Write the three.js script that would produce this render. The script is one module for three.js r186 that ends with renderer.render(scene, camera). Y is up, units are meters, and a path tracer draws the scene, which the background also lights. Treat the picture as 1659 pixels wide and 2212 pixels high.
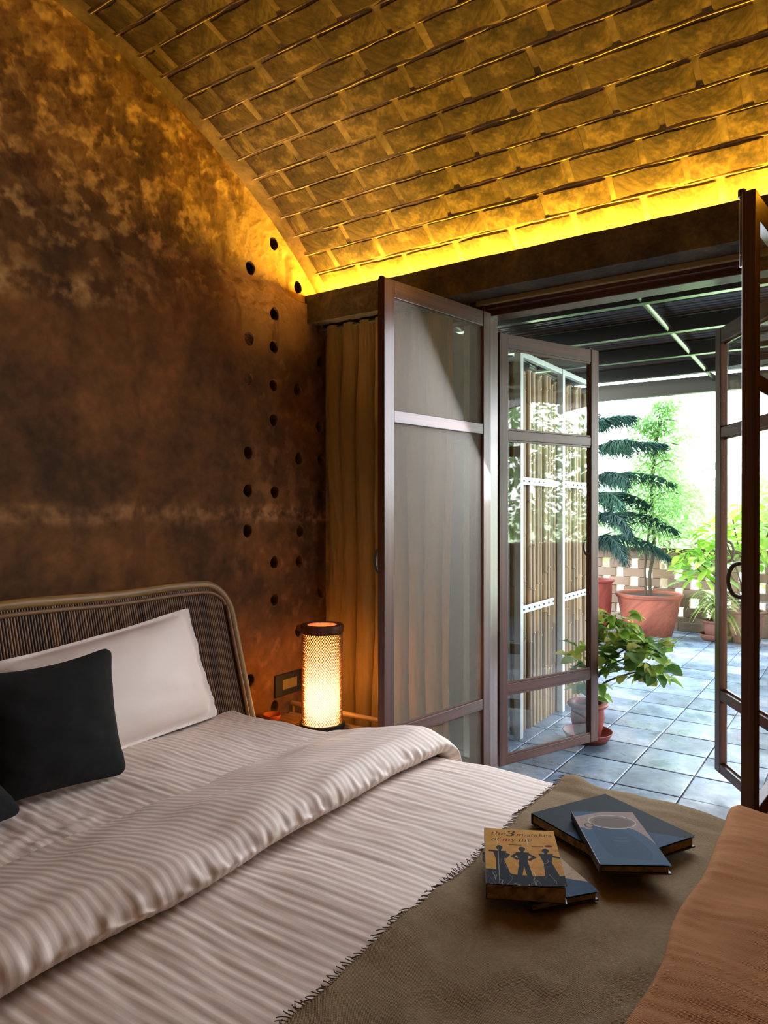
import * as THREE from 'three';
import { RoundedBoxGeometry } from 'three/addons/geometries/RoundedBoxGeometry.js';
import { mergeGeometries, mergeVertices, toCreasedNormals } from 'three/addons/utils/BufferGeometryUtils.js';
import { RectAreaLightUniformsLib } from 'three/addons/lights/RectAreaLightUniformsLib.js';
import { createNoise2D, createNoise3D } from 'simplex-noise';

// ---------------------------------------------------------------- camera, sky, lights, exposure
const scene = new THREE.Scene();
const camera = new THREE.PerspectiveCamera(71.2, 1659 / 2212, 0.05, 3000);
camera.position.set(0, 1.25, 0);
camera.rotation.order = 'YXZ';
camera.rotation.set(-0.00388, THREE.MathUtils.degToRad(34.4), 0);
const renderer = new THREE.WebGLRenderer({ antialias: true });
renderer.toneMapping = THREE.LinearToneMapping;
renderer.toneMappingExposure = 1.0;
renderer.shadowMap.enabled = true;
renderer.shadowMap.type = THREE.PCFSoftShadowMap;
RectAreaLightUniformsLib.init();

const SKY = 15;                                        // bright overcast: white low down, bluer higher up
{
  const w = 64, h = 128, d = new Float32Array(w * h * 4);
  for (let j = 0; j < h; j++) {
    const el = ((j + 0.5) / h - 0.5) * Math.PI, s = Math.max(0, Math.sin(el));
    const t = Math.min(1, s * 1.6);
    for (let i = 0; i < w; i++) {
      const k = (j * w + i) * 4;
      d[k] = SKY * (1.0 - 0.34 * t); d[k + 1] = SKY * (1.0 - 0.17 * t); d[k + 2] = SKY * (1.03 - 0.02 * t); d[k + 3] = 1;
    }
  }
  const t = new THREE.DataTexture(d, w, h, THREE.RGBAFormat, THREE.FloatType);
  t.mapping = THREE.EquirectangularReflectionMapping; t.magFilter = THREE.LinearFilter; t.minFilter = THREE.LinearFilter; t.needsUpdate = true;
  scene.background = t;
}
const sun = new THREE.DirectionalLight(new THREE.Color(1, 0.95, 0.86), 6);   // veiled sun, high over the garden
sun.position.set(2, 14, -11); sun.target.position.set(-1, 0, -8);
sun.castShadow = true; sun.shadow.radius = 16; sun.shadow.mapSize.set(2048, 2048);
Object.assign(sun.shadow.camera, { left: -14, right: 14, top: 14, bottom: -14, near: 1, far: 60 });
scene.add(sun, sun.target);
const doorFill = new THREE.RectAreaLight(new THREE.Color(0.86, 0.94, 1.06), 7.8, 1.15, 0.9);   // added, unseen fill lamp just inside the doorway, brightens the bed from the door side
doorFill.position.set(-0.84, 1.66, -2.74); doorFill.lookAt(-0.84, -0.29, 0); scene.add(doorFill);

// ---------------------------------------------------------------- helpers
function rngOf(seed) { let s = seed >>> 0; return () => { s = (s + 0x6D2B79F5) >>> 0; let t = s; t = Math.imul(t ^ (t >>> 15), t | 1); t ^= t + Math.imul(t ^ (t >>> 7), t | 61); return ((t ^ (t >>> 14)) >>> 0) / 4294967296; }; }
const R = rngOf(20251);
const rr = (a, b) => a + (b - a) * R();
const n2 = createNoise2D(rngOf(7)), n3 = createNoise3D(rngOf(11));
const fbm = (x, y, o = 4) => { let a = 0, s = 0.5, f = 1; for (let i = 0; i < o; i++) { a += s * n2(x * f, y * f); f *= 2.03; s *= 0.5; } return a; };
const clamp = (x, a = 0, b = 1) => Math.min(b, Math.max(a, x));
const sstep = (a, b, x) => { const t = clamp((x - a) / (b - a)); return t * t * (3 - 2 * t); };
const lerp = (a, b, t) => a + (b - a) * t;
const V = (x, y, z) => new THREE.Vector3(x, y, z);
const srgb = (r, g, b) => new THREE.Color().setRGB(r / 255, g / 255, b / 255, THREE.SRGBColorSpace);

function tex(w, h, fn, { srgb: s = true, repeat = [1, 1], offset = [0, 0] } = {}) {
  const d = new Uint8Array(w * h * 4);
  for (let j = 0; j < h; j++) for (let i = 0; i < w; i++) {
    const c = fn((i + 0.5) / w, (j + 0.5) / h), k = (j * w + i) * 4;
    if (typeof c === 'number') d[k] = d[k + 1] = d[k + 2] = clamp(c) * 255;
    else { d[k] = clamp(c[0]) * 255; d[k + 1] = clamp(c[1]) * 255; d[k + 2] = clamp(c[2]) * 255; }
    d[k + 3] = 255;
  }
  const t = new THREE.DataTexture(d, w, h, THREE.RGBAFormat);
  if (s) t.colorSpace = THREE.SRGBColorSpace;
  t.wrapS = t.wrapT = THREE.RepeatWrapping; t.magFilter = THREE.LinearFilter; t.minFilter = THREE.LinearMipmapLinearFilter; t.generateMipmaps = true;
  t.repeat.set(...repeat); t.offset.set(...offset); t.needsUpdate = true;
  return t;
}
// noise that repeats over the unit square
const tn = (u, v, f, o = 4, fx = f) => {
  const a = u * Math.PI * 2, b = v * Math.PI * 2; let s = 0, amp = 0.5, k = 1;
  for (let i = 0; i < o; i++) { s += amp * n3(Math.cos(a) * fx * k / 6.28 + 9 * i, Math.sin(a) * fx * k / 6.28 + Math.cos(b) * f * k / 6.28, Math.sin(b) * f * k / 6.28 + 3 * i); k *= 2; amp *= 0.5; }
  return s;
};
const mat = (o) => new THREE.MeshStandardMaterial({ roughness: 0.8, ...o });
const phys = (o) => new THREE.MeshPhysicalMaterial({ roughness: 0.8, ...o });
function mesh(name, geo, m, parent = scene) {
  const o = new THREE.Mesh(geo, m); o.name = name; o.castShadow = o.receiveShadow = true;
  if (parent === scene) o.name = numbered(name);
  parent.add(o); return o;
}
const used = {};
function numbered(n) { const k = used[n] = (used[n] ?? -1) + 1; return k ? `${n}_${String(k).padStart(3, '0')}` : n; }
function thing(name, label, category, p = [0, 0, 0], turn = 0, group) {
  const o = new THREE.Group(); o.name = numbered(name); o.position.set(...p); o.rotation.y = turn; scene.add(o);
  o.userData = { label, category }; if (group) o.userData.group = group; return o;
}
function struct(name, p = [0, 0, 0], turn = 0, label) { const o = new THREE.Group(); o.name = numbered(name); o.position.set(...p); o.rotation.y = turn; scene.add(o); o.userData = { kind: 'structure' }; if (label) o.userData.label = label; return o; }
// uv in metres by the dominant normal; the grain runs along `axis`
function uvm(g, axis = 'y') {
  g = g.index ? g.toNonIndexed() : g;
  const p = g.attributes.position, n = g.attributes.normal, uv = new Float32Array(p.count * 2);
  for (let i = 0; i < p.count; i++) {
    const P = { x: p.getX(i), y: p.getY(i), z: p.getZ(i) }, N = { x: Math.abs(n.getX(i)), y: Math.abs(n.getY(i)), z: Math.abs(n.getZ(i)) };
    const along = P[axis], others = ['x', 'y', 'z'].filter((k) => k !== axis);
    const a = N[others[0]] > N[others[1]] ? others[1] : others[0];
    if (N[axis] > N[others[0]] && N[axis] > N[others[1]]) { uv[2 * i] = P[others[0]]; uv[2 * i + 1] = P[others[1]]; } else { uv[2 * i] = P[a]; uv[2 * i + 1] = along; }
  }
  g.setAttribute('uv', new THREE.BufferAttribute(uv, 2)); return g;
}
function box(w, h, d, r = 0.004, axis, at) {
  const ax = axis ?? (w >= h && w >= d ? 'x' : h >= d ? 'y' : 'z');
  let g = uvm(new RoundedBoxGeometry(w, h, d, 1, Math.min(r, w * 0.45, h * 0.45, d * 0.45)), ax);
  if (at) g.translate(...at); return g;
}
// a box between two corners
const boxAt = (x0, x1, y0, y1, z0, z1, r = 0.004, axis) => { const g = box(Math.abs(x1 - x0), Math.abs(y1 - y0), Math.abs(z1 - z0), r, axis); return g.translate((x0 + x1) / 2, (y0 + y1) / 2, (z0 + z1) / 2); };
function tube(pts, r, seg = 24, rad = 8, closed = false) { const c = new THREE.CatmullRomCurve3(pts.map((p) => Array.isArray(p) ? V(...p) : p), closed); return new THREE.TubeGeometry(c, seg, r, rad, closed); }
function rod(a, b, r0, r1 = r0, seg = 8) {
  const A = V(...a), B = V(...b), d = B.clone().sub(A), g = new THREE.CylinderGeometry(r1, r0, d.length(), seg, 1);
  g.applyQuaternion(new THREE.Quaternion().setFromUnitVectors(V(0, 1, 0), d.clone().normalize())); g.translate(...A.add(B).multiplyScalar(0.5).toArray()); return g;
}
// a sheet from a function of (u, v); both sides drawn
function sheet(nu, nv, f, uvf) {
  const p = [], uv = [], idx = [];
  for (let j = 0; j <= nv; j++) for (let i = 0; i <= nu; i++) { const u = i / nu, v = j / nv, q = f(u, v); p.push(...q); uv.push(...(uvf ? uvf(u, v, q) : [u, v])); }
  for (let j = 0; j < nv; j++) for (let i = 0; i < nu; i++) { const a = j * (nu + 1) + i, b = a + 1, c = a + nu + 1, d = c + 1; idx.push(a, b, d, a, d, c); }
  const g = new THREE.BufferGeometry(); g.setAttribute('position', new THREE.Float32BufferAttribute(p, 3)); g.setAttribute('uv', new THREE.Float32BufferAttribute(uv, 2)); g.setIndex(idx); g.computeVertexNormals(); return g;
}
const nonIdx = (g) => g.index ? g.toNonIndexed() : g;
const merge = (l) => mergeGeometries(l.map((g) => { const n = nonIdx(g); for (const k of Object.keys(n.attributes)) if (!['position', 'normal', 'uv'].includes(k)) n.deleteAttribute(k); return n; }));

// ---------------------------------------------------------------- materials
const X0 = -2.394;                                       // face of the headboard wall
const T = {};
T.fine = tex(512, 512, (u, v) => 0.5 + 0.5 * tn(u, v, 40, 4), { srgb: false });
T.coarse = tex(512, 512, (u, v) => 0.5 + 0.55 * tn(u, v, 7, 6), { srgb: false });
T.wood = tex(512, 512, (u, v) => { const g = tn(u, v, 1.2, 5, 26), h = tn(u, v, 0.8, 3, 6); const k = 0.82 + 0.35 * g + 0.25 * h; return [0.40 * k, 0.215 * k, 0.15 * k]; }, { repeat: [3, 0.9] });
T.paleWood = tex(256, 256, (u, v) => { const g = tn(u, v, 1.5, 5, 22); const k = 0.86 + 0.4 * g; return [0.66 * k, 0.50 * k, 0.31 * k]; }, { repeat: [8, 1.2] });
// the headboard wall: u runs along -z (from z = 0.8 to -3.2), v is height 0..3.3
function wallTone(z, h) {
  const a = fbm(z * 1.3, h * 1.3, 6), b = fbm(z * 5 + 9, h * 5, 5), c = fbm(z * 16, h * 16 + 4, 4);
  let k = 0.74 + 0.34 * a + 0.2 * b + 0.12 * c, r = 0.51 * k, g = 0.33 * k, bl = 0.155 * k;
  const put = (t, col) => { r = lerp(r, col[0], t); g = lerp(g, col[1], t); bl = lerp(bl, col[2], t); };
  // crusted old lime wash over the upper wall, with flaked dark patches
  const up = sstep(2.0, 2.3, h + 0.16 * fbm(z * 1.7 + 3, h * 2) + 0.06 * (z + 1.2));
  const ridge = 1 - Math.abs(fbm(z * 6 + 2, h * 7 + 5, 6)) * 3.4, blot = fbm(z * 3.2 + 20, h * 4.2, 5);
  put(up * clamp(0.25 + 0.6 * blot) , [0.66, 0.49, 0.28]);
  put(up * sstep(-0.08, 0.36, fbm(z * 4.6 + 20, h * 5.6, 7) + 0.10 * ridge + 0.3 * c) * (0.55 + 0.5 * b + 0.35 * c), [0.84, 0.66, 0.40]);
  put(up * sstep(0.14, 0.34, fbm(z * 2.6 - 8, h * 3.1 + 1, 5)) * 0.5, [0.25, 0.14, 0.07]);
  // smooth rendered patch by the vault's foot, painted lighter to strengthen the strip's glow
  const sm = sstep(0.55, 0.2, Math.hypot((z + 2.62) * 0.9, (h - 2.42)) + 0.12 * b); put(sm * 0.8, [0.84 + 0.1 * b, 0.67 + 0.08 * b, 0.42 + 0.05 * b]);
  // streak of efflorescence running down to the left
  const sl = 2.28 - 0.20 * (z + 2.2) * 0.9; put(sstep(0.1, 0.02, Math.abs(h - (2.0 + 0.16 * (-z - 1.2)) - 0.05 * a)) * clamp(0.35 + 1.2 * b + 0.5 * c) * sstep(-2.2, -1.5, z), [0.78, 0.62, 0.40]);
  // pale tide line at bed height and salts near the corner
  put(sstep(0.06, 0.012, Math.abs(h - 1.225 - 0.02 * a - 0.015 * b)) * clamp(0.42 + 0.7 * b + 0.5 * c) * (0.55 + 0.45 * sstep(-2.2, -2.5, z)), [0.80, 0.62, 0.44]);
  put(sstep(0.2, 0.55, fbm(z * 7 + 31, h * 6, 5) + 0.45 * sstep(0.34, 0.05, Math.hypot(z + 2.6, (h - 1.36) * 1.3))) * sstep(-2.15, -2.45, z) * 0.28, [0.74, 0.55, 0.36]);
  put(sstep(0.30, 0.5, fbm(z * 4 - 30, h * 1.4 + 7, 5)) * 0.35, [0.30, 0.17, 0.09]);
  return [r, g, bl];
}
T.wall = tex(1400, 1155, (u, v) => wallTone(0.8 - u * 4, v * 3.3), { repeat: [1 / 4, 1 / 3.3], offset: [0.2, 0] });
T.wallBump = tex(1400, 1155, (u, v) => { const z = 0.8 - u * 4, h = v * 3.3, up = sstep(2.0, 2.3, h + 0.1 * fbm(z * 2, h * 2)); return 0.5 + 0.22 * fbm(z * 4, h * 4, 6) + up * 0.35 * (0.5 - Math.abs(fbm(z * 6 + 2, h * 7 + 5, 6)) * 2); }, { srgb: false, repeat: [1 / 4, 1 / 3.3], offset: [0.2, 0] });
T.plaster = tex(512, 512, (u, v) => { const k = 0.8 + 0.3 * tn(u, v, 6, 6) + 0.1 * tn(u, v, 40, 3); return [0.74 * k, 0.60 * k, 0.36 * k]; });
T.brick = tex(512, 512, (u, v) => { const a = tn(u, v, 7, 6), b = tn(u, v, 30, 4); const k = 0.85 + 0.25 * a + 0.2 * b, p = sstep(0.05, 0.4, tn(u, v, 4, 5)); return [lerp(0.56, 0.72, p) * k, lerp(0.44, 0.58, p) * k, lerp(0.25, 0.34, p) * k]; }, { repeat: [1.7, 1.7] });
T.concrete = tex(512, 512, (u, v) => { const k = 0.75 + 0.35 * tn(u, v, 5, 6, 2.5) + 0.15 * tn(u, v, 40, 3), y = sstep(0, 0.4, tn(u, v, 6, 5)); return [(0.40 + 0.08 * y) * k, (0.34 + 0.06 * y) * k, 0.25 * k]; });
T.stone = tex(512, 512, (u, v) => { const a = tn(u, v, 3, 6), b = tn(u, v, 24, 4), k = 0.85 + 0.4 * a + 0.16 * b, w = sstep(0.1, 0.45, tn(u, v, 2.2, 4)); return [(0.46 + 0.10 * w) * k, (0.53 + 0.05 * w) * k, (0.61 + 0.01 * w) * k]; }, { repeat: [0.9, 0.9] });
T.stoneWet = tex(512, 512, (u, v) => clamp(0.36 + 0.36 * tn(u, v, 3.3, 5) + 0.05 * tn(u, v, 30, 3), 0.14, 0.6), { srgb: false, repeat: [0.9, 0.9] });
T.stripe = tex(64, 256, (u, v) => { const s = 0.5 + 0.5 * Math.cos(v * Math.PI * 2 * 6); const k = 0.91 + 0.09 * sstep(0.3, 0.7, s) + 0.02 * tn(u, v, 60, 2); return [0.90 * k, 0.835 * k * (0.985 + 0.015 * s), 0.79 * k * (0.97 + 0.03 * s)]; }, { repeat: [4, 1 / 0.132] });
T.stripeBump = tex(64, 256, (u, v) => 0.5 + 0.4 * Math.cos(v * Math.PI * 2 * 6) + 0.12 * tn(u, v, 80, 2), { srgb: false, repeat: [4, 1 / 0.132] });
const weave = (n) => (u, v) => { const a = Math.sin(u * Math.PI * 2 * n), b = Math.sin(v * Math.PI * 2 * n); return 0.5 + 0.22 * (a * Math.sign(b)) + 0.25 * tn(u, v, 60, 2) + 0.04 * tn(u, v, 12, 2); };
T.linenBump = tex(512, 512, weave(64), { srgb: false, repeat: [5, 5] });
T.linen = tex(512, 512, (u, v) => { const k = 0.72 + 0.35 * (weave(64)(u, v)) + 0.10 * tn(u, v, 20, 4); return [0.60 * k, 0.505 * k, 0.365 * k]; }, { repeat: [5, 5] });
T.cane = tex(512, 128, (u, v) => { const g = tn(v, u, 1.4, 5, 9), k = 0.85 + 0.32 * g + 0.14 * tn(u, v, 9, 3); return [0.64 * k, 0.49 * k, 0.29 * k]; }, { repeat: [3, 1] });
T.bamboo = tex(256, 512, (u, v) => { const g = tn(u, v, 2, 5, 20), s = tn(u, v, 5, 4, 3), k = 0.8 + 0.35 * g + 0.35 * s; return [0.66 * k, 0.545 * k, 0.38 * k]; }, { repeat: [1, 1] });
T.terracotta = tex(256, 256, (u, v) => { const k = 0.9 + 0.25 * tn(u, v, 6, 5) + 0.12 * tn(u, v, 40, 3); return [0.66 * k, 0.365 * k, 0.27 * k]; });

const M = {
  wood: phys({ map: T.wood, roughness: 0.42, bumpMap: T.fine, bumpScale: 0.0003, clearcoat: 0.3, clearcoatRoughness: 0.24 }),
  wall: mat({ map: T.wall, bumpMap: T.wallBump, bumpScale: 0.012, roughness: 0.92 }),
  ridge: mat({ color: srgb(196, 170, 128), roughness: 0.95 }),
  pipe: mat({ color: srgb(70, 45, 28), roughness: 0.95 }),
  plaster: mat({ map: T.plaster, bumpMap: T.coarse, bumpScale: 0.006, roughness: 0.95 }),
  concrete: mat({ map: T.concrete, bumpMap: T.coarse, bumpScale: 0.005, roughness: 0.9 }),
  dark: mat({ color: srgb(38, 34, 32), roughness: 0.6 }),
  black: mat({ color: srgb(24, 22, 21), roughness: 0.55 }),
  steel: mat({ color: srgb(196, 205, 206), roughness: 0.45, metalness: 0.1 }),
  darkSteel: mat({ color: srgb(84, 80, 74), roughness: 0.5, metalness: 0.2 }),
  glass: phys({ color: 0xffffff, transmission: 1, thickness: 0, roughness: 0.02, ior: 1.5 }),
  duvet: phys({ map: T.stripe, bumpMap: T.stripeBump, bumpScale: 0.0006, roughness: 0.62, sheen: 0.3, sheenRoughness: 0.5, side: THREE.DoubleSide }),
  pillow: mat({ color: srgb(233, 220, 210), roughness: 0.85, bumpMap: T.linenBump, bumpScale: 0.0006 }),
  cushion: mat({ color: srgb(9, 9, 9), roughness: 1, bumpMap: T.linenBump, bumpScale: 0.001 }),
  throw: mat({ map: T.linen, bumpMap: T.linenBump, bumpScale: 0.0018, roughness: 0.95, side: THREE.DoubleSide }),
  warm_tinted_duvet: mat({ color: srgb(176, 120, 70), bumpMap: T.linenBump, bumpScale: 0.0018, roughness: 0.9, side: THREE.DoubleSide }),  // tan carries the warm dim light on the duvet's foot end
  curtain: phys({ color: srgb(172, 140, 80), roughness: 1, transmission: 0.18, thickness: 0, bumpMap: T.linenBump, bumpScale: 0.0008, side: THREE.DoubleSide }),
  screen: mat({ color: srgb(150, 143, 132), roughness: 1, transparent: true, opacity: 0.42, side: THREE.DoubleSide }),
  rattan: mat({ map: T.paleWood, roughness: 0.55 }),
  cane: mat({ map: T.cane, roughness: 0.45 }),
  rod: mat({ color: srgb(128, 92, 58), roughness: 0.5 }),
  bamboo: mat({ map: T.bamboo, roughness: 0.5 }),
  terracotta: mat({ map: T.terracotta, roughness: 0.75, bumpMap: T.fine, bumpScale: 0.0015 }),
  brownPot: mat({ color: srgb(112, 72, 58), roughness: 0.75 }),
  soil: mat({ color: srgb(58, 44, 34), roughness: 1, bumpMap: T.fine, bumpScale: 0.01 }),
  bark: mat({ color: srgb(96, 84, 68), roughness: 0.95, bumpMap: T.coarse, bumpScale: 0.006 }),
};
const leafMat = (c, t = 0.42) => phys({ color: c, roughness: 0.95, transmission: t, thickness: 0, side: THREE.DoubleSide });

// ================================================================ THE ROOM
const VA = -1.1, VH = 3.08, VR = 2.64, VC = VH - VR;      // the barrel vault: axis along x
const vaultAt = (s, dr = 0) => { const a = s / VR; return [VC + (VR + dr) * Math.cos(a), VA - (VR + dr) * Math.sin(a)]; };   // s = arc length from the crown towards the door
const vaultY = (z) => VC + Math.sqrt(VR * VR - (z - VA) ** 2);

{ // floor
  const f = struct('floor'); mesh('floor_slab', boxAt(-2.5, 1.7, -0.2, 0, -2.95, 0.95), mat({ map: T.concrete, roughness: 0.5 }), f);
}
// headboard wall with rows of clay pipe holes
const holes = [[-2.397, 2.372], [-2.569, 2.54], [-2.745, 2.373], [-2.559, 2.195], [-2.555, 2.036], [-2.555, 1.85], [-2.555, 1.68], [-2.384, 1.512], [-2.727, 1.851], [-2.737, 1.505], [-2.913, 1.51], [-2.381, 1.336], [-2.561, 1.333], [-2.917, 1.328], [-2.378, 1.149], [-2.748, 1.138], [-2.558, 0.992], [-2.741, 0.986], [-2.561, 0.81], [-2.913, 0.817], [-2.392, 0.453], [-2.737, 0.637], [-2.56, 0.291], [-2.91, 2.02], [-2.9, 1.684]];
const plugs = [[-2.388, 2.041], [-2.382, 1.857]];
{
  const w = struct('wall_left', [X0, 0, 0], Math.PI / 2);     // local x = -z, local z = +x
  const circle = (z, h, r, seed) => { const p = new THREE.Path(), N = 20; for (let i = 0; i <= N; i++) { const a = -i / N * Math.PI * 2, q = r * (1 + 0.05 * Math.sin(3 * a + seed) + 0.03 * Math.sin(5 * a + 2 * seed)); (i ? p.lineTo : p.moveTo).call(p, -z + q * 0.92 * Math.cos(a), h + q * Math.sin(a)); } return p; };
  const outline = (dr, ragged) => {
    const s = new THREE.Shape(); s.moveTo(-0.95, -0.1); s.lineTo(3.1, -0.1);
    if (ragged) { s.lineTo(3.1, 2.30); for (const [z, y] of [[-2.86, 2.308], [-2.75, 2.30], [-2.66, 2.312], [-2.60, 2.35], [-2.55, 2.40], [-2.525, 2.46]]) s.lineTo(-z, y); }
    const N = 70;
    for (let i = 0; i <= N; i++) {
      const z = lerp(ragged ? -2.49 : -3.1, 0.95, i / N), a = Math.max(0.2, vaultY(clamp(z, VA - 2.2, VA + 2.2)));
      const gap = ragged ? lerp(0.19, 0.045, sstep(-2.55, -2.1, z)) + 0.012 * fbm(z * 9, 2, 3) + 0.006 * fbm(z * 40, 5, 2) : -0.06;
      s.lineTo(-z, Math.max(a - gap, 1.5));
    }
    return s;
  };
  const cut = (s, r) => { holes.forEach(([z, h], i) => { if (h < 2.3 || z > -2.5) s.holes.push(circle(z, h, r, i)); }); return s; };
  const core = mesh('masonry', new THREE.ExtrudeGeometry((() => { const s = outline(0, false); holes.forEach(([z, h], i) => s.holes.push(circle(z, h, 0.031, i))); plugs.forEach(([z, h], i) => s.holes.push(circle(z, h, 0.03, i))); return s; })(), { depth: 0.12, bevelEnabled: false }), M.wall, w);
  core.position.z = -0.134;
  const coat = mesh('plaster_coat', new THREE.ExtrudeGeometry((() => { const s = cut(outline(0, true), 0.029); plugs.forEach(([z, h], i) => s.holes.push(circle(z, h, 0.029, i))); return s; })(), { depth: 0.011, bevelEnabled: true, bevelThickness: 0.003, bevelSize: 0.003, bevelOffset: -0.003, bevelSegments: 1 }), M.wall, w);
  coat.position.z = -0.014;
  mesh('backing', new THREE.BoxGeometry(4.2, 3.4, 0.1).translate(1.1, 1.6, -0.184), M.pipe, w);
  plugs.forEach(([z, h]) => mesh('plaster_plug', new THREE.CylinderGeometry(0.03, 0.03, 0.1, 20).rotateX(Math.PI / 2).translate(-z, h, -0.058), M.wall, w));
}
{ // brick vault
  const c = struct('ceiling');
  const th = 0.12, xs = [X0 - 0.1, 1.75], P = [], N = 60, S = 2.16;
  const inner = sheet(40, N, (u, v) => { const s = lerp(S, -S, v), x = lerp(xs[0], xs[1], u), [y, z] = vaultAt(s, 0.004 * fbm(x * 3, s * 3, 3)); return [x, y, z]; }, (u, v) => [lerp(xs[0], xs[1], u) * 0.9, lerp(S, -S, v) * 0.9]);
  const outer = sheet(2, N, (u, v) => { const s = lerp(-S, S, v), [y, z] = vaultAt(s, th); return [lerp(xs[0], xs[1], u), y, z]; });
  mesh('mortar_shell', merge([inner, outer]), mat({ map: T.plaster, bumpMap: T.fine, bumpScale: 0.001, roughness: 0.95, side: THREE.DoubleSide }), c);
  const shades = [1.0, 0.9, 1.08, 0.82, 0.96, 1.12].map((k) => mat({ map: T.brick, color: new THREE.Color(0.66 * k, 0.64 * k, 0.58 * k), bumpMap: T.fine, bumpScale: 0.0007, roughness: 0.95 }));
  const variants = [0, 1, 2, 3, 4, 5].map((k) => {
    const g0 = new THREE.BoxGeometry(0.248, 0.022, 0.092, 6, 1, 3), p = g0.attributes.position;
    const wide = (q, h, st) => { const k = Math.round((q / h + 1) / st); const n = Math.round(2 / st); return k === 1 ? -h * 0.94 : k === n - 1 ? h * 0.94 : q; };
    for (let i = 0; i < p.count; i++) {
      const x = wide(p.getX(i), 0.124, 1 / 3), y = p.getY(i), z = wide(p.getZ(i), 0.046, 2 / 3), e = Math.max(Math.abs(x) / 0.124, Math.abs(z) / 0.046);
      p.setX(i, x); p.setZ(i, z);
      if (y > -9) p.setXYZ(i, x + 0.003 * n3(x * 20, z * 20, k), y + (e > 0.95 ? 0.005 : 0) + 0.0006 * n3(x * 9, z * 14, k + 9), z + 0.003 * n3(x * 18, z * 22, k + 4));
    }
    const g = toCreasedNormals(g0, 0.9), uv = g.attributes.uv, q = g.attributes.position;
    for (let i = 0; i < q.count; i++) uv.setXY(i, q.getX(i) + k * 0.37, q.getZ(i) + k * 0.21);
    return g;
  });
  let row = 0;
  for (let s = 0.988 - 0.1095 * 12 + 0.055; s < 1.96; s += 0.1095, row++) {
    { // the squeezed-out ridge of mortar along the bed joint
      const sj = s + 0.0548, pts = []; for (let x = X0 + 0.05; x < 0.8; x += 0.05) { const [y, z] = vaultAt(sj + 0.004 * fbm(x * 3, row * 7, 3), 0.0005 + 0.0035 * n2(x * 6, row * 3)); pts.push(V(x, y, z)); }
      mesh('mortar_ridge', new THREE.TubeGeometry(new THREE.CatmullRomCurve3(pts), 160, 0.0036, 5), M.ridge, c);
    }
    const off = [0, 0.137, 0.05, 0.185, 0.02, 0.15, 0.06, 0.2][row % 8];
    for (let x = X0 + 0.02 + off - 0.27; x < 0.75; x += 0.272) {
      const x0 = Math.max(x, X0 + 0.055 + 0.02 * R()), x1 = x + 0.250 + rr(-0.006, 0.006); if (x1 - x0 < 0.05) { R(); continue; }
      const b = mesh('brick', variants[Math.floor(R() * 6)], shades[Math.floor(R() * 6)], c);
      const ss = s + rr(-0.004, 0.004), [y, z] = vaultAt(ss, 0.0055 + rr(-0.0015, 0.0012));
      b.position.set((x0 + x1) / 2, y, z); b.scale.x = (x1 - x0) / 0.248; b.rotation.set(-ss / VR + rr(-0.01, 0.01) - 0.022, rr(-0.008, 0.008), rr(-0.01, 0.01));
    }
  }
}
{ // other walls
  const wr = struct('wall_right'); mesh('masonry', boxAt(1.6, 1.75, -0.1, 3.3, -3.1, 0.95), M.plaster, wr);
  const wb = struct('wall_back'); mesh('masonry', boxAt(-2.6, 1.75, -0.1, 2.6, 0.77, 0.95), M.plaster, wb);
  const wf = struct('wall_front');                        // the door wall
  mesh('masonry', merge([boxAt(-2.6, -1.98, -0.1, 2.2, -3.08, -2.95), boxAt(-0.17, 1.75, -0.1, 2.2, -3.08, -2.95), boxAt(-2.6, 1.75, 2.2, 2.75, -3.2, -2.985)]), M.plaster, wf);
}
{ // concrete lintel beam under the vault's foot, with a raised front lip that hides the light strip
  const b = struct('trim_1', [0, 0, 0], 0, 'dark rough concrete lintel beam above the doors');
  const g = new THREE.BoxGeometry(4.05, 0.1, 0.15, 60, 2, 4), lip = new THREE.BoxGeometry(4.05, 0.046, 0.035, 60, 2, 2);
  for (const q of [g, lip]) { const p = q.attributes.position; for (let i = 0; i < p.count; i++) p.setXYZ(i, p.getX(i), p.getY(i) + 0.003 * fbm(p.getX(i) * 5, p.getZ(i) * 9, 3), p.getZ(i) + 0.003 * fbm(p.getX(i) * 6, p.getY(i) * 20, 3)); q.computeVertexNormals(); }
  g.translate(-0.39, 2.25, -2.875); lip.translate(-0.39, 2.32, -2.8175);
  mesh('beam', uvm(toCreasedNormals(g, 0.7), 'x'), M.concrete, b); mesh('lip', uvm(toCreasedNormals(lip, 0.7), 'x'), M.concrete, b);
}
{ // LED strip lying behind the lip: amber cove light
  const s = thing('light_strip', 'amber light strip hidden on top of the concrete beam, washing the brick vault', 'light', [-0.4, 2.322, -2.868]);
  mesh('diffuser', new RoundedBoxGeometry(3.9, 0.012, 0.03, 2, 0.005).translate(0, 0.006, 0), mat({ color: srgb(240, 200, 120), emissive: new THREE.Color(1, 0.6, 0.1), emissiveIntensity: 0.9 }), s);
  const l = new THREE.RectAreaLight(new THREE.Color(1, 0.62, 0.06), 275, 3.9, 0.03);
  l.position.set(0, 0.016, 0); l.rotation.x = Math.PI / 2 + 0.5; s.add(l);     // faces up and a little into the room
}

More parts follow.
